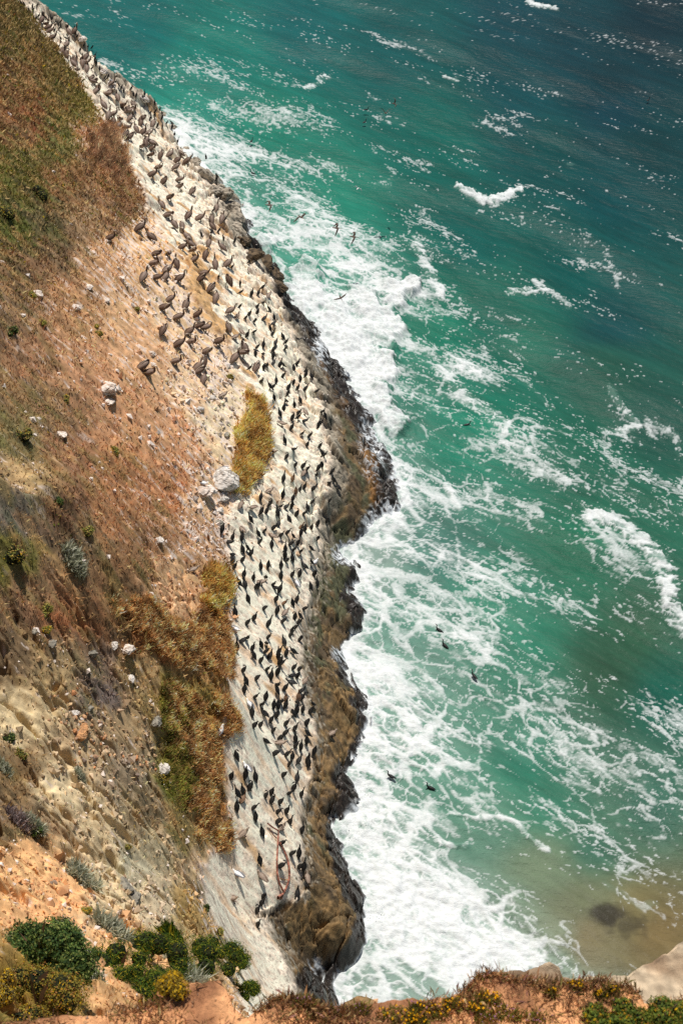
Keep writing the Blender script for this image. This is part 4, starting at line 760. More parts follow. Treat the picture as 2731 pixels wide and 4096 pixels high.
for px, py, rp, lb in [(1590,4075,60,'wide cluster of yellow flowers at the bottom edge, left of centre'),(1730,4040,50,'yellow flowers beside pale ones on the cliff top'),(1810,4015,30,'small yellow tuft just behind the cliff edge'),(1905,4035,26,'yellow flowers right of the small tuft'),(1950,3995,36,'yellow flowers in the bare orange soil'),(2300,3950,26,'yellow flowers close to the sea edge, right'),(2400,3985,26,'three yellow flowers in brown grass'),(2450,3970,20,'few yellow flowers by the brown mound'),(2200,3975,14,'single yellow flower head in the grass'),(1660,4085,30,'yellow flowers cut by the bottom edge')]:
    flower_clump(px, py, rp, YEL, 'yellow', lb, n=int(rp*.55), size=.010)
for px, py, rp, lb in [(1670,4035,26,'pink flowers beside the yellow tuft'),(2020,4055,50,'pink flowers scattered in the blurred grass'),(2150,4080,50,'pale pink flowers at the bottom edge'),(2465,4020,16,'single lilac flower above the green shrub'),(1950,4090,40,'pink and white flowers at the bottom edge, centre'),(1440,4045,26,'faint pink flowers beside the brown dome rock'),(1225,4000,30,'reddish seed heads at the cliff edge, left')]:
    flower_clump(px, py, rp, PNK, 'pink', lb, n=int(rp*.35), size=.008)
def near_bush(px, py, rpx, label, cat, **kw):
    p = at(px, py, 41.2); dd = np.hypot(nin[..., 0]-p[0], nin[..., 1]-p[1]); ij = np.unravel_index(dd.argmin(), dd.shape)
    return place_plant('shrub', px, py, rpx, label, cat, dome, at=nin[ij], **kw)
for i, (px, py, rp, lb) in enumerate([(2400,4096,60,'left end of the green shrub row at the bottom right'),(2520,4085,66,'middle of the green shrub row at the bottom right'),(2640,4080,70,'right end of the green shrub row at the bottom right'),(2740,4080,60,'green shrub cut by the right edge')]):
    near_bush(px, py, rp, lb, 'shrub', n=3000, leaf=.012, seed=120+i, lob=7, flat=.6, fl=.05, group='green shrubs along the bottom right', cols=[(92, 106, 40), (120, 124, 44), (70, 86, 34), (150, 110, 50)], wts=[4, 3, 3, 1])
near_bush(655, 3925, 60, 'yellow flowered bush right of the silver plant', 'shrub', n=2500, leaf=.010, seed=131, lob=6, fl=.25, cols=[(170, 140, 40), (130, 112, 44), (110, 90, 40)], wts=[3, 3, 2])
# rounded rock showing past the cliff edge
h = at(1432, 4040, 30.0); o = link('dome_rock', rock_mesh('dome_rock', 77, .34, .3, .26, (150, 118, 80), (110, 92, 62), rough=.12), M_boulder); o.location = h+np.array([0, 0, -.05]); tag(o, 'smooth brown dome of rock poking up past the cliff edge', 'rock')
h = at(790, 3985, 41.05); o = link('orange_boulder', rock_mesh('orange_boulder', 91, .26, .12, .10, (214, 156, 108), (170, 116, 78), n=40, rough=.3), M_boulder); o.location = h; tag(o, 'orange tan boulder at the bottom, below the silver sage', 'boulder')

# ------------------------------------------------------------------ birds
def mat_bird(nm, rough):
    M = mat_vc(nm, rough, .22, 26.0, spec=.35); return M
M_bird = mat_bird('feathers', .6)
def legs(zb, x=-.02, w=.05, c=(30, 28, 26), t=.014):
    out = []
    for s in (-1, 1):
        out.append(loft([(x, s*w, zb+.04, .03, .03, c), (x+.01, s*w, .03, t, t, c), (x+.0, s*w, .0, t*1.3, t, c)], 5))
        out.append(loft([(x-.02, s*w, .012, .012, .008, c), (x+.05, s*w*1.1, .012, .035, .008, c), (x+.09, s*w*1.2, .008, .004, .004, c)], 4))
    return out
def wings_f(pts, c):     # folded wings lying on the flanks
    return [loft([(x, s*y, z, wd, hg, c) for x, y, z, wd, hg in pts], 6) for s in (-1, 1)]
BK = (16, 15, 15); BK2 = (27, 25, 23); BB = (52, 42, 34); JV = (98, 72, 52); JV2 = (120, 92, 70)
def cormorant(pose, a=BK, b2=BK2, bill=(70, 66, 58)):
    body = [(-.36, 0, .05, .012, .030, a), (-.27, 0, .12, .045, .022, a), (-.18, 0, .20, .06, .045, a), (-.11, 0, .28, .088, .085, b2), (-.03, 0, .38, .105, .105, b2), (.05, 0, .50, .088, .088, b2)]
    if pose == 'upright': nk = [(.095, 0, .58, .055, .055, a), (.11, 0, .66, .036, .036, a), (.115, 0, .73, .032, .034, a), (.14, 0, .79, .036, .036, a), (.185, 0, .805, .030, .028, a), (.22, 0, .80, .012, .012, bill), (.30, 0, .795, .005, .006, bill)]
    elif pose == 'stretched': nk = [(.10, 0, .60, .05, .05, a), (.14, 0, .69, .034, .034, a), (.17, 0, .78, .030, .032, a), (.20, 0, .86, .034, .034, a), (.235, 0, .885, .028, .026, a), (.27, 0, .90, .012, .012, bill), (.34, 0, .92, .005, .006, bill)]
    elif pose == 'hunched': nk = [(.085, 0, .56, .065, .06, a), (.085, 0, .61, .05, .05, a), (.09, 0, .65, .042, .042, a), (.13, 0, .68, .036, .034, a), (.17, 0, .675, .014, .014, bill), (.24, 0, .65, .005, .006, bill)]
    elif pose == 'preening': nk = [(.10, .01, .58, .052, .052, a), (.13, .04, .655, .036, .036, a), (.10, .085, .70, .032, .032, a), (.05, .12, .675, .034, .034, a), (.02, .14, .62, .028, .028, a), (.0, .15, .57, .012, .012, bill), (-.02, .155, .50, .006, .006, bill)]
    elif pose == 'head turned': nk = [(.095, 0, .58, .055, .055, a), (.11, 0, .66, .036, .036, a), (.105, .01, .73, .032, .034, a), (.09, .02, .775, .036, .036, a), (.06, .045, .785, .030, .028, a), (.03, .06, .78, .012, .012, bill), (-.03, .085, .77, .005, .006, bill)]
    elif pose == 'sleeping': nk = [(.08, 0, .57, .07, .06, a), (.05, 0, .625, .055, .045, a), (.0, 0, .62, .045, .042, a), (-.05, .0, .58, .03, .03, a), (-.09, 0, .53, .01, .01, bill)]
    elif pose == 'crouching':
        body = [(-.40, 0, .16, .012, .030, a), (-.30, 0, .20, .045, .022, a), (-.19, 0, .24, .07, .05, a), (-.08, 0, .29, .10, .09, b2), (.06, 0, .34, .108, .10, b2), (.17, 0, .40, .08, .08, b2)]
        nk = [(.24, 0, .47, .048, .048, a), (.27, 0, .55, .034, .034, a), (.28, 0, .62, .034, .034, a), (.32, 0, .65, .030, .028, a), (.36, 0, .645, .012, .012, bill), (.44, 0, .635, .005, .006, bill)]
    w_ = [(-.25, .035, .13, .012, .02), (-.14, .075, .25, .03, .06), (-.03, .095, .39, .03, .075), (.04, .075, .50, .018, .04)] if pose != 'crouching' else [(-.32, .035, .22, .012, .02), (-.17, .08, .28, .03, .05), (.0, .10, .33, .03, .06), (.12, .08, .40, .018, .04)]
    return join([loft(body+nk)]+wings_f(w_, b2)+legs(.22 if pose != 'crouching' else .2, -.04))
G1 = (132, 112, 98); G2 = (104, 86, 74); G3 = (150, 132, 118); NK = (78, 52, 38); HD = (214, 200, 182); PB = (150, 136, 118)
def pelican(pose, a=G1, b2=G2, nk_c=NK, hd=HD):
    body = [(-.46, 0, .16, .03, .03, b2), (-.36, 0, .22, .08, .05, b2), (-.24, 0, .30, .12, .11, a), (-.08, 0, .38, .155, .15, a), (.08, 0, .47, .15, .145, a), (.20, 0, .56, .10, .10, a)]
    if pose == 'upright': nk = [(.25, 0, .64, .055, .055, nk_c), (.24, 0, .74, .042, .042, nk_c), (.23, 0, .85, .040, .042, nk_c), (.25, 0, .95, .046, .048, hd), (.31, 0, .975, .045, .045, hd), (.35, 0, .93, .03, .035, PB), (.38, 0, .80, .022, .04, PB), (.40, 0, .66, .014, .025, PB), (.405, 0, .60, .006, .006, PB)]
    elif pose == 'resting': nk = [(.23, 0, .63, .07, .06, nk_c), (.16, .02, .68, .05, .05, nk_c), (.10, .03, .66, .05, .05, hd), (.04, .02, .62, .03, .03, PB), (-.08, .0, .56, .02, .03, PB), (-.2, 0, .48, .008, .01, PB)]
    elif pose == 'preening': nk = [(.25, .02, .63, .055, .055, nk_c), (.27, .07, .73, .042, .042, nk_c), (.22, .13, .79, .042, .042, hd), (.15, .17, .76, .045, .045, hd), (.10, .19, .68, .028, .03, PB), (.02, .20, .55, .02, .03, PB), (-.04, .2, .46, .008, .008, PB)]
    elif pose == 'bill out': nk = [(.26, 0, .64, .055, .055, nk_c), (.28, 0, .74, .042, .042, nk_c), (.30, 0, .84, .040, .042, nk_c), (.34, 0, .92, .046, .048, hd), (.40, 0, .93, .042, .042, hd), (.46, 0, .90, .026, .034, PB), (.58, 0, .85, .02, .04, PB), (.70, 0, .80, .014, .02, PB), (.74, 0, .785, .005, .006, PB)]
    elif pose == 'neck stretched': nk = [(.27, 0, .65, .055, .055, nk_c), (.33, 0, .77, .042, .042, nk_c), (.37, 0, .90, .040, .042, nk_c), (.42, 0, 1.02, .046, .048, hd), (.46, 0, 1.05, .042, .042, hd), (.50, 0, 1.0, .026, .034, PB), (.56, 0, .87, .02, .03, PB), (.60, 0, .78, .006, .006, PB)]
    w_ = [(-.42, .05, .20, .02, .03), (-.25, .12, .33, .04, .09), (-.06, .155, .42, .045, .12), (.12, .14, .53, .03, .07)]
    return join([loft(body+nk)]+wings_f(w_, b2)+legs(.2, .0, .07, (60, 56, 54), .018))
def gull(adult=True, pose='standing'):
    if adult: W, Gy, T, bl = (236, 234, 230), (124, 126, 132), (40, 40, 44), (226, 190, 70)
    else: W, Gy, T, bl = (150, 132, 116), (120, 102, 88), (66, 54, 46), (70, 60, 50)
    b_ = [(-.30, 0, .20, .02, .014, T), (-.22, 0, .21, .045, .025, W), (-.12, 0, .23, .07, .06, W), (.0, 0, .25, .085, .08, W), (.10, 0, .28, .065, .065, W), (.15, 0, .33, .045, .045, W), (.165, 0, .38, .038, .038, W), (.20, 0, .40, .034, .032, W), (.235, 0, .395, .012, .014, bl), (.28, 0, .385, .005, .008, bl)]
    return join([loft(b_)]+wings_f([(-.32, .03, .22, .014, .012), (-.16, .065, .26, .03, .03), (.0, .08, .285, .032, .04), (.08, .06, .30, .02, .025)], Gy)+legs(.19, .0, .035, (200, 150, 130) if adult else (110, 90, 80), .009))
def flyer(span, kind='pelican', dih=.25, fold=.0):
    a, b2, nk_c, hd = (G2, (84, 66, 54), NK, HD) if kind == 'pelican' else ((30, 28, 26),)*4 if kind == 'cormorant' else ((236, 234, 230), (124, 126, 132), (236, 234, 230), (236, 234, 230))
    L_ = span*.42
    b_ = [(-.5*L_, 0, 0, .05*L_, .02*L_, b2), (-.32*L_, 0, 0, .09*L_, .05*L_, a), (0, 0, 0, .13*L_, .12*L_, a), (.25*L_, 0, .01, .09*L_, .09*L_, a), (.38*L_, 0, .05*L_, .05*L_, .05*L_, nk_c), (.47*L_, 0, .05*L_, .055*L_, .055*L_, hd), (.56*L_, 0, .02*L_, .025*L_, .03*L_, PB), (.85*L_, 0, -.02*L_, .006, .008, PB)]
    P = [loft(b_)]
    for s in (-1, 1):
        st_ = [(.05, .06, 0, .19), (.12, .25, .10+dih*.2, .20), (.10, .50, .16+dih*.45, .19), (.02, .72, .13+dih*.5-fold, .15), (-.10, .90, .08+dih*.5-fold*1.8, .09), (-.17, 1.0, .05+dih*.5-fold*2.2, .02)]
        V = []; C_ = []
        for x, y, z, ch_ in st_:
            yy = s*y*span/2; zz = z*span/2*.8; c = ch_*span/2
            for dx, dz in ((c*.55, 0), (0, c*.10), (-c*.6, 0), (0, -.012)): V.append((x*span/2+dx, yy, zz+dz)); C_.append(lin(b2 if dx <= 0 else a))
        F = [(i*4+k, i*4+(k+1) % 4, (i+1)*4+(k+1) % 4, (i+1)*4+k) for i in range(5) for k in range(4)]+[(20, 21, 22, 23)]
        P.append((np.array(V), F, np.array(C_)))
    return join(P)
def bm_(nm, dat):
    me = mesh_np(nm, dat[0], dat[1], dat[2], True); me.materials.append(M_bird); return me
CP_ = ['upright', 'stretched', 'hunched', 'preening', 'head turned', 'sleeping', 'crouching']; CW = [.34, .16, .13, .12, .12, .06, .07]
CM = {p: cormorant(p) for p in CP_}; CMe = {p: bm_('cormorant', CM[p]) for p in CP_}; CJ = {p: bm_('cormorant', cormorant(p, JV, JV2)) for p in ('upright', 'hunched', 'crouching')}
PP_ = ['upright', 'resting', 'preening', 'bill out', 'neck stretched']; PWt = [.34, .24, .16, .12, .14]
PMe = {p: bm_('pelican', pelican(p)) for p in PP_}; PMd = {p: bm_('pelican', pelican(p, (104, 82, 66), (84, 64, 52), (66, 46, 36), (170, 150, 132))) for p in PP_}
GA, GJ = bm_('gull', gull(True)), bm_('gull', gull(False))

def tr(ox, oy, sc, L_): return [(ox+x/sc, oy+y/sc) for x, y in L_]
cA = tr(800, 1200, 1.96, [(322,45),(460,45),(503,20),(457,90),(540,65),(395,105),(368,140),(436,165),(512,140),(583,130),(580,185),(550,215),(430,245),(378,275),(578,260),(655,290),(597,330),(682,330),(500,350),(458,370),(437,415),(500,420),(585,380),(680,380),(577,435),(578,485),(398,530),(505,520),(533,520),(630,505),(652,505),(770,495),(738,530),(833,560),(832,600),(875,605),(662,590),(788,610),(487,638),(600,635),(550,680),(580,675),(738,638),(700,680),(702,725),(776,705),(829,700),(918,715),(581,765),(680,790),(787,780),(743,815),(660,840),(631,885),(777,880),(736,920),(774,925),(826,950),(962,880),(978,910),(728,990),(932,975),(960,955),(808,1055),(870,1060),(848,1125),(665,1100),(743,1175),(688,1230),(950,1145),(962,1200),(980,1210),(757,1300),(815,1300),(848,1325),(955,1290),(940,1310),(658,1400),(727,1385),(738,1395),(1043,1340),(918,1375),(1015,1430),(1050,1410),(1085,1460),(655,1515),(755,1500),(792,1480),(825,1470),(893,1480),(730,1545),(480,1545)])
cB = tr(700, 1800, 1.96, [(755,415),(690,480),(725,470),(830,440),(813,490),(877,440),(925,430),(962,500),(1020,490),(1040,450),(1080,420),(1215,410),(595,545),(900,535),(780,605),(815,570),(655,645),(712,640),(838,665),(888,645),(925,670),(995,600),(1025,610),(990,645),(1078,605),(1123,570),(1205,550),(375,615),(460,675),(430,715),(530,680),(675,715),(762,735),(533,775),(567,760),(605,810),(455,810),(458,860),(538,855),(477,910),(865,770),(862,810),(913,735),(972,725),(940,780),(992,800),(1070,765),(1120,690),(887,865),(925,850),(835,895),(735,895),(677,905),(1020,905),(1070,870),(984,955),(932,970),(838,980),(715,1000),(628,990),(545,970),(505,1035),(555,1045),(650,1060),(670,1070),(780,1045),(793,1075),(828,1080),(1065,1070),(1118,1035),(1098,960),(800,1160),(573,1150),(710,1235),(805,1255),(862,1205),(922,1190),(960,1165),(1022,1235),(945,1300),(980,1290),(978,1340),(478,1260),(632,1305),(578,1345),(735,1360),(857,1340),(950,1380),(935,1410),(918,1445),(570,1470),(538,1485),(745,1460),(860,1485),(675,1505),(720,1515),(995,1480),(488,1530),(620,1540)])
cC = tr(700, 2500, 1.96, [(625,230),(720,205),(685,270),(752,230),(820,195),(815,225),(833,265),(838,290),(880,210),(935,200),(813,350),(548,340),(560,430),(553,495),(650,405),(733,350),(762,385),(810,460),(800,510),(868,490),(716,555),(640,560),(935,330),(930,380),(925,440),(968,390),(988,340),(1000,505),(972,555),(1003,560),(955,600),(873,570),(875,610),(775,620),(812,620),(835,600),(690,620),(1010,650),(960,655),(935,690),(1070,670),(1085,620),(708,690),(805,700),(612,670),(762,745),(678,775),(628,775),(883,770),(1042,765),(783,825),(955,800),(870,840),(832,880),(945,880),(1042,845),(1035,890),(952,945),(988,940),(722,910),(1097,975),(788,995),(882,1005),(918,1025),(978,1050),(1058,1070),(1050,1040),(912,1095),(495,1010),(860,1165),(958,1190),(562,1150),(638,1185),(598,1260),(455,1165),(490,1315),(535,1300),(537,1360),(492,1410),(770,1295),(725,1330),(765,1365),(905,1315),(935,1270),(1000,1315),(830,1375),(630,1420),(640,1490),(815,1455),(888,1460),(815,1525),(915,1535)])
cD = tr(700, 3200, 1.96, [(1000,225),(685,235),(848,335),(665,455),(922,415),(973,405),(838,510),(990,510),(1018,500),(707,735),(685,795),(660,850),(668,960),(962,725)])
cE = tr(400, 700, 1.96, [(970,525),(1063,515),(797,475),(880,450),(940,440),(990,350),(1043,720),(1172,680),(935,820),(1103,850),(1108,915),(1195,930),(1247,930),(1280,890)])
cF = tr(560, 560, 3.92, [(820,260),(905,310),(1040,270),(1140,590),(1205,550),(1215,610),(1165,1110),(1345,1260)])
cG = tr(360, 260, 3.92, [(50,60),(165,120),(200,140),(255,200),(300,220),(320,330),(355,260),(415,300),(460,310),(510,370),(545,400),(665,400),(690,470),(740,500),(835,540),(865,480),(915,585),(1025,620),(1040,740),(1025,790),(1110,690),(1140,760),(1145,850),(965,740),(960,850),(1075,950),(1145,980),(1215,930),(1290,900),(1300,970),(1335,1100),(1385,1210)])
cH = tr(80, 0, 3.92, [(30,50),(70,60),(155,180),(210,130),(290,120),(230,170),(270,310),(310,270),(365,260),(410,280),(460,310),(500,300),(520,320),(570,370),(610,380),(660,370),(560,480),(635,450),(740,400),(765,440),(870,440),(890,560),(915,580),(650,640),(730,600),(625,740),(1020,720),(1080,760),(1145,750),(960,800),(1185,880),(1190,930),(975,920),(905,900),(840,930),(1200,1000),(1215,1050)])
pE = tr(400, 700, 1.96, [(520,45),(565,175),(495,230),(700,320),(550,315),(590,380),(635,30),(640,95),(735,125),(800,330),(880,345),(960,340),(890,400),(655,400),(690,490),(660,560),(765,660),(745,590),(835,620),(860,530),(550,610),(605,690),(540,740),(455,620),(437,700),(460,800),(530,800),(635,810),(325,410),(418,480),(100,490),(350,800),(810,800),(880,870),(830,770),(912,700),(1010,690),(1005,830),(915,960),(570,970),(515,1040),(690,1010),(635,1110),(790,1085),(800,1180),(840,1190),(505,1210),(715,1230),(635,1320),(735,1310),(945,1310),(860,1380),(1025,1060),(1010,1190),(1135,1340),(1130,1400),(1070,1430),(610,1460),(785,1500),(820,1460),(360,1500),(405,1540),(1235,1500),(960,560),(715,540)])
pA = tr(800, 1200, 1.96, [(40,610),(15,540)])
pF = tr(560, 560, 3.92, [(60,120),(100,60),(215,60),(220,130),(200,270),(340,250),(490,220),(640,215),(610,330),(770,350),(320,430),(590,450),(220,540),(1210,1080),(1290,1240)])
pG = tr(360, 260, 3.92, [(60,270),(120,420),(150,370),(320,435),(450,520),(230,640),(300,800),(390,780),(385,890),(470,960),(530,640),(600,680),(650,830),(640,740),(690,640),(700,720),(840,850),(740,1020),(600,980),(590,1100),(660,1120),(860,1060),(900,1180),(930,1080),(820,920),(490,870),(370,370),(1000,930)])
pH = tr(80, 0, 3.92, [(370,340),(440,390),(470,440),(500,500),(540,600),(770,510),(880,480),(700,790),(760,700),(740,850),(690,770),(860,1000),(920,1100),(1060,1080),(1000,1000),(1090,990),(1060,900),(870,960),(1150,1260),(1200,1300),(1250,1370),(1230,1420),(1400,1470)])
gAd = tr(700, 1800, 1.96, [(405,155),(235,270),(1098,880)])+tr(700, 2500, 1.96, [(360,830),(565,1110)])+tr(700, 3200, 1.96, [(498,575)])+tr(360, 260, 3.92, [(340,280)])+tr(80, 0, 3.92, [(1030,665)])+tr(700, 1800, 1.96, [(470,1150),(480,1410),(955,1045)])+tr(700, 2500, 1.96, [(590,620)])
gJv = tr(800, 1200, 1.96, [(300,130),(325,255),(285,300),(190,750),(645,970),(575,1195),(550,1500),(825,885),(820,1360)])+tr(700, 1800, 1.96, [(610,460),(535,630),(150,940),(775,680),(680,1035),(865,1275),(525,430)])+tr(700, 2500, 1.96, [(830,930),(1025,440),(1235,850),(437,1510)])+tr(700, 3200, 1.96, [(845,215),(548,265),(682,600),(470,775),(1035,610)])+tr(400, 700, 1.96, [(1085,1110),(1170,760),(1330,945)])
def feet(pts, hgt):
    P = np.array(pts); h = hit_px(P[:, 0], P[:, 1]); t = np.sqrt(h[:, 0]**2+h[:, 1]**2+(50-h[:, 2])**2)
    px = FPX*hgt/t; h2 = hit_px(P[:, 0]-px*.10, P[:, 1]+px*.42); return h2, t
# stretches of the slope by landmarks that can be found in the photo
BANDS = [(330, 'on the far white ridge tip'), (520, 'on the rim of the far ridge'), (640, 'above the knobbly grey rock'), (760, 'level with the top knobbly rock'), (900, 'level with the lower knobbly rock'), (1040, 'just below the knobbly rocks'), (1160, 'level with the lone flying bird'), (1260, 'above the splashing wave crest'), (1360, 'level with the splash'), (1440, 'level with the wet black knob'),
    (1520, 'just above the golden grass clump'), (1590, 'level with the golden clump tip'), (1680, 'level with the golden clump top'), (1770, 'level with the golden clump middle'), (1860, 'level with the golden clump base'), (1940, 'level with the largest grey boulder'), (2010, 'just under the golden grass clump'), (2080, 'level with the water sheeting off rock'), (2150, 'below the sheeting water'), (2220, 'level with the green rock shelf'), (2300, 'under the green rock shelf'),
    (2380, 'level with the upper rim grass'), (2460, 'level with the rust grass top'), (2540, 'beside the cracked rock step'), (2610, 'under the cracked rock step'), (2690, 'level with the foamy rock notch'), (2770, 'level with the rust grass bottom'), (2850, 'above the lone white gull'), (2930, 'level with the lone white gull'), (3010, 'under the lone white gull'), (3090, 'on the lower white rock'), (3180, 'level with the runoff cascade'), (3280, 'above the driftwood branch'), (3450, 'beside the driftwood branch top'), (3600, 'near the driftwood branch loop'), (4100, 'under the driftwood branch')]
def band(v):
    for b_, ph in BANDS:
        if v < b_: return ph
ADJ = {'upright': 'upright', 'stretched': 'tall stretching', 'hunched': 'hunched', 'preening': 'preening', 'head turned': 'backward looking', 'sleeping': 'sleeping', 'crouching': 'crouching', 'resting': 'resting', 'bill out': 'bill forward', 'neck stretched': 'long necked'}
def flock(pts, hgt, choose, name, cat, group, words, limit=300, seed=1, scale=1.0, dup=14, fat=1.0):
    r2 = np.random.default_rng(seed); keep = []
    for p in sorted(pts, key=lambda q: -q[1]):
        if all((p[0]-q[0])**2+(p[1]-q[1])**2 > dup*dup*(.35 if p[1] < 900 else 1)*.5 for q in keep[-60:]): keep.append(p)
    H, t = feet(keep, hgt); rec = []; rest = []
    for i, p in enumerate(keep):
        me, pose, col_w, key = choose(r2, p)
        if r2.random() < .85: th = math.radians(r2.normal(60, 55))
        else: th = r2.uniform(0, 2*PI)
        sc = scale*r2.uniform(.92, 1.08); loc = Vector(H[i])+Vector((0, 0, -.015)); rot = (r2.normal(0, .06), r2.normal(0, .10), th)
        if i < limit:
            o = bpy.data.objects.new(name, me); COL.objects.link(o); o.location = loc; o.rotation_euler = rot; o.scale = (sc*1.12, fat*sc*(-1 if r2.random() < .5 else 1), sc)
            rec.append((band(p[1]), pose, col_w, p[0], o))
        else: rest.append((key, loc, rot, sc))
    grp = {}
    for r in rec: grp.setdefault((r[0], r[1], r[2]), []).append(r)
    for (bd, pose, cw), L_ in grp.items():
        L_.sort(key=lambda r: r[3])
        for k, r in enumerate(L_):
            pos = 'the only such one' if len(L_) == 1 else ('leftmost of such' if k == 0 else 'rightmost of such' if k == len(L_)-1 else f'{ORD(k+1)} such from left')
            tag(r[4], f'{ADJ[pose]} {cw} {words}, {pos}, {bd}', cat, group)
    return rest
def ch_c(r2, p):
    pose = CP_[r2.choice(7, p=CW)]
    if r2.random() < .05 and pose in CJ: return CJ[pose], pose, 'brown', pose
    return CMe[pose], pose, 'black', pose
rest = flock(cA+cB+cC+cD+cE+cF+cG+cH, .46, ch_c, 'cormorant', 'cormorant', 'cormorants resting on the white rock', 'cormorant', 300, 3, .61, fat=1.42)
if rest:
    Vs, Fs, Cs = [], [], []; off = 0
    for key, loc, rot, sc in rest:
        v, f, c = CM[key]; mt = (Matrix.Translation(loc) @ Matrix.Rotation(rot[2], 4, 'Z') @ Matrix.Scale(sc, 4)); m3 = np.array(mt)
        Vs.append(v@m3[:3, :3].T+m3[:3, 3]); Fs.append(f+off); Cs.append(c); off += len(v)
    me = mesh_np('far_cormorants', np.vstack(Vs), np.vstack(Fs), np.vstack(Cs)); tag(link('cormorant_flock', me, M_bird), 'black cormorants crowding the far white ridge tip', 'cormorants', kind='stuff')
def ch_p(r2, p):
    pose = PP_[r2.choice(5, p=PWt)]; d_ = r2.random() < .4
    return (PMd if d_ else PMe)[pose], pose, 'dark brown' if d_ else 'greyish', pose
flock(pE+pA+pF+pG+pH, .70, ch_p, 'pelican', 'pelican', 'pelicans resting on the upper rock', 'pelican', 300, 5, .84, fat=1.15)
def ch_g(r2, p): return GA, 'upright', 'white and grey', ''
def ch_j(r2, p): return GJ, 'upright', 'mottled brown', ''
flock(gAd, .35, ch_g, 'gull', 'gull', 'gulls among the cormorants', 'gull', 300, 6, .92, fat=1.25)
flock(gJv, .35, ch_j, 'gull', 'gull', 'young gulls among the cormorants', 'young gull', 300, 8, .90, fat=1.25)
# birds in the air
FL = [('pelican',1075,820,1.9,9,8,.30,.25,(0,.1,.35),'first pelican gliding in the line over the foam, leftmost'),('pelican',1203,868,1.9,9,8,.45,.30,(.1,.1,-.6),'second pelican gliding in the line over the foam'),('pelican',1344,912,1.9,9,8,.6,.45,(0,.1,.2),'third pelican gliding in the line, wings bowed'),('pelican',1412,947,1.9,8,8,.5,.35,(.1,.1,.1),'last pelican gliding in the line, rightmost'),
  ('pelican',1362,1190,1.45,6,6,.5,.1,(.5,.5,-.9),'dark brown bird banking over the big white splash'),('pelican',1575,415,1.5,8,8,.7,.0,(.5,.3,.4),'dark brown pelican flapping over open water, upper right of four'),('pelican',1543,452,1.9,8,8,1.1,.0,(.1,.5,2.0),'pelican landing with raised thin wings and pale belly'),
  ('gull',1430,755,1.3,6,6,.3,.2,(.2,0,1.2),'white gull flying low over the lace of foam')]
for kd, px, py, sp, z_, zz, dh, fo, ro, lb in FL:
    o = link('pelican' if kd == 'pelican' else 'gull', bm_('flying_bird', flyer(sp*.58, kd, dh, fo))); o.location = at(px, py, z_*1.0); o.rotation_euler = ro; tag(o, lb, kd, 'birds in flight over the sea' if kd == 'pelican' else None)
# birds on the water: only the part above the surface shows
def swimmer():
    a = BK; return join([loft([(-.30, 0, .04, .02, .015, a), (-.18, 0, .05, .07, .04, a), (0, 0, .05, .10, .07, a), (.14, 0, .07, .06, .06, a), (.20, 0, .14, .032, .032, a), (.20, 0, .24, .028, .028, a), (.21, 0, .31, .030, .030, a), (.25, 0, .34, .028, .026, a), (.29, 0, .345, .01, .01, (70, 66, 58)), (.36, 0, .35, .004, .005, (70, 66, 58))])])
SWM = bm_('cormorant', swimmer())
for px, py, rz, lb in [(1005,567,1.2,'cormorant afloat nearest the far ridge'),(1012,695,2.8,'cormorant swimming by the foam edge of the ridge'),(1463,440,.3,'left cormorant of the group over open water'),(1457,490,1.0,'lower cormorant of the group over open water'),(1755,2522,2.6,'upper of two cormorants swimming in the lacy foam'),(1778,2583,2.4,'lower of two cormorants swimming in the lacy foam'),(1895,2706,2.3,'cormorant swimming in a ring of foam'),(1563,3107,2.8,'cormorant swimming in thick foam near the rocks'),(1720,3153,2.9,'rightmost cormorant swimming in thick foam'),(1866,1701,.4,'lone cormorant swimming in green water, mid picture'),(2590,402,1,'tiny far swimming bird at the upper right')]:
    p = at(px, py, .15); o = bpy.data.objects.new('cormorant', SWM); COL.objects.link(o); o.location = p; o.rotation_euler = (0, 0, rz); o.scale = (.85,)*3; tag(o, lb, 'cormorant', 'cormorants swimming in the sea')
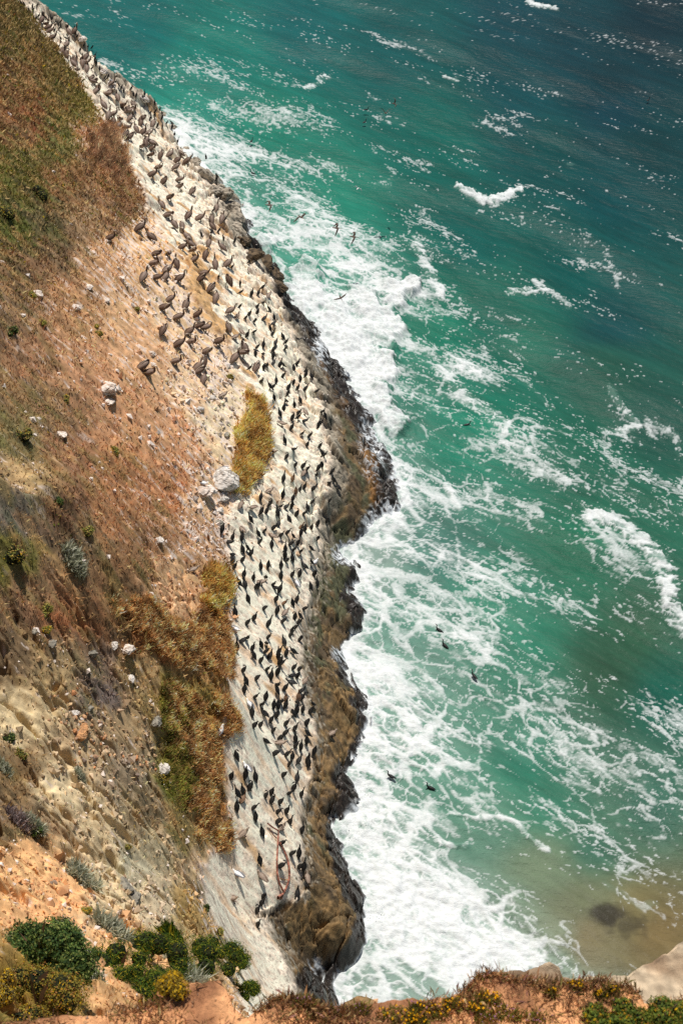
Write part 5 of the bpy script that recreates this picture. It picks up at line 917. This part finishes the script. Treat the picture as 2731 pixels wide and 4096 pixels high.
# ------------------------------------------------------------------ bleached branch lying on the lower rock
def tube(nm, pts, r0, r1, c0, parent, lift=.10):
    P = np.array(tr(700, 3200, 1.96, pts)); H = hit_px(P[:, 0], P[:, 1]); H[:, 2] += lift
    n = 8*(len(H)-1)+1; tt = np.linspace(0, len(H)-1, n); Q = np.stack([np.interp(tt, np.arange(len(H)), H[:, k]) for k in range(3)], -1)
    kk = np.array([1, 2, 3, 2, 1])/9; Q = np.stack([np.convolve(np.pad(Q[:, k], 2, 'edge'), kk, 'valid') for k in range(3)], -1)
    rings = [(*q, (r0+(r1-r0)*i/n)*.85*(1+.12*math.sin(i*1.7)), (r0+(r1-r0)*i/n)*.85*(1+.1*math.cos(i*2.3)), tuple(np.array(c0)*(.9+.25*math.sin(i*.9)*math.sin(i*.37)))+())  for i, q in enumerate(Q)]
    v, f, c = loft(rings, 7); me = mesh_np(nm, v, np.array(f), c); return link(nm, me, M_boulder, parent)
e = bpy.data.objects.new('driftwood_branch', None); COL.objects.link(e); tag(e, 'long looped reddish driftwood branch lying on the lower white rock', 'driftwood')
RD = (168, 112, 94)
tube('limb', [(720,215),(760,238),(808,268),(806,330),(800,420),(795,520),(800,600),(815,680),(840,735),(855,760)], .035, .05, RD, e, .16)
tube('limb', [(815,350),(845,400),(872,460),(890,540),(895,610),(885,670),(862,730),(845,760),(800,795)], .045, .055, RD, e, .16)
tube('twig', [(735,240),(765,290),(795,325)], .018, .025, (120, 74, 60), e, .12); tube('twig', [(820,632),(850,645),(892,650)], .02, .025, (176, 130, 80), e, .10); tube('stub', [(800,795),(830,790),(845,745)], .06, .05, (130, 90, 66), e, .12)
# ------------------------------------------------------------------ spray thrown up where the waves hit
def spray(pts, n, h):
    Q = []
    for (px, py, rp, hh) in pts:
        k = int(n*rp/60); a = rng.random(k)*2*PI; r = rp*np.sqrt(rng.random(k)); p = at(px+r*np.cos(a)*1.0, py+r*np.sin(a)*.8, 0.2); p[:, 2] += rng.exponential(hh*.35, k); Q.append(p)
    return np.vstack(Q)
Q = spray([(1300,1150,60,1.2),(1380,1290,70,1.6),(1480,1420,70,1.4),(1540,1560,50,1.2),(1450,1200,80,1.5),(1560,1230,60,1.2),(1640,1180,40,.8),(1600,1780,50,.8),(1640,1950,60,.9),(1450,3290,45,1.0),(1380,3330,40,1.0),(1450,3150,40,.8),(1330,3400,40,.8),(1480,2860,30,.7),(1500,3640,50,.6),(1690,1080,30,.7),(1740,1130,30,.7)], 150, 1)
V, F, cc = chips(Q, np.clip(.012*rng.lognormal(0, .45, len(Q)), .005, .05), np.repeat(lin((240, 243, 245))[None], len(Q), 0))
tag(link('spray', mesh_np('spray', V, F, cc, False), M_foam), kind='stuff')
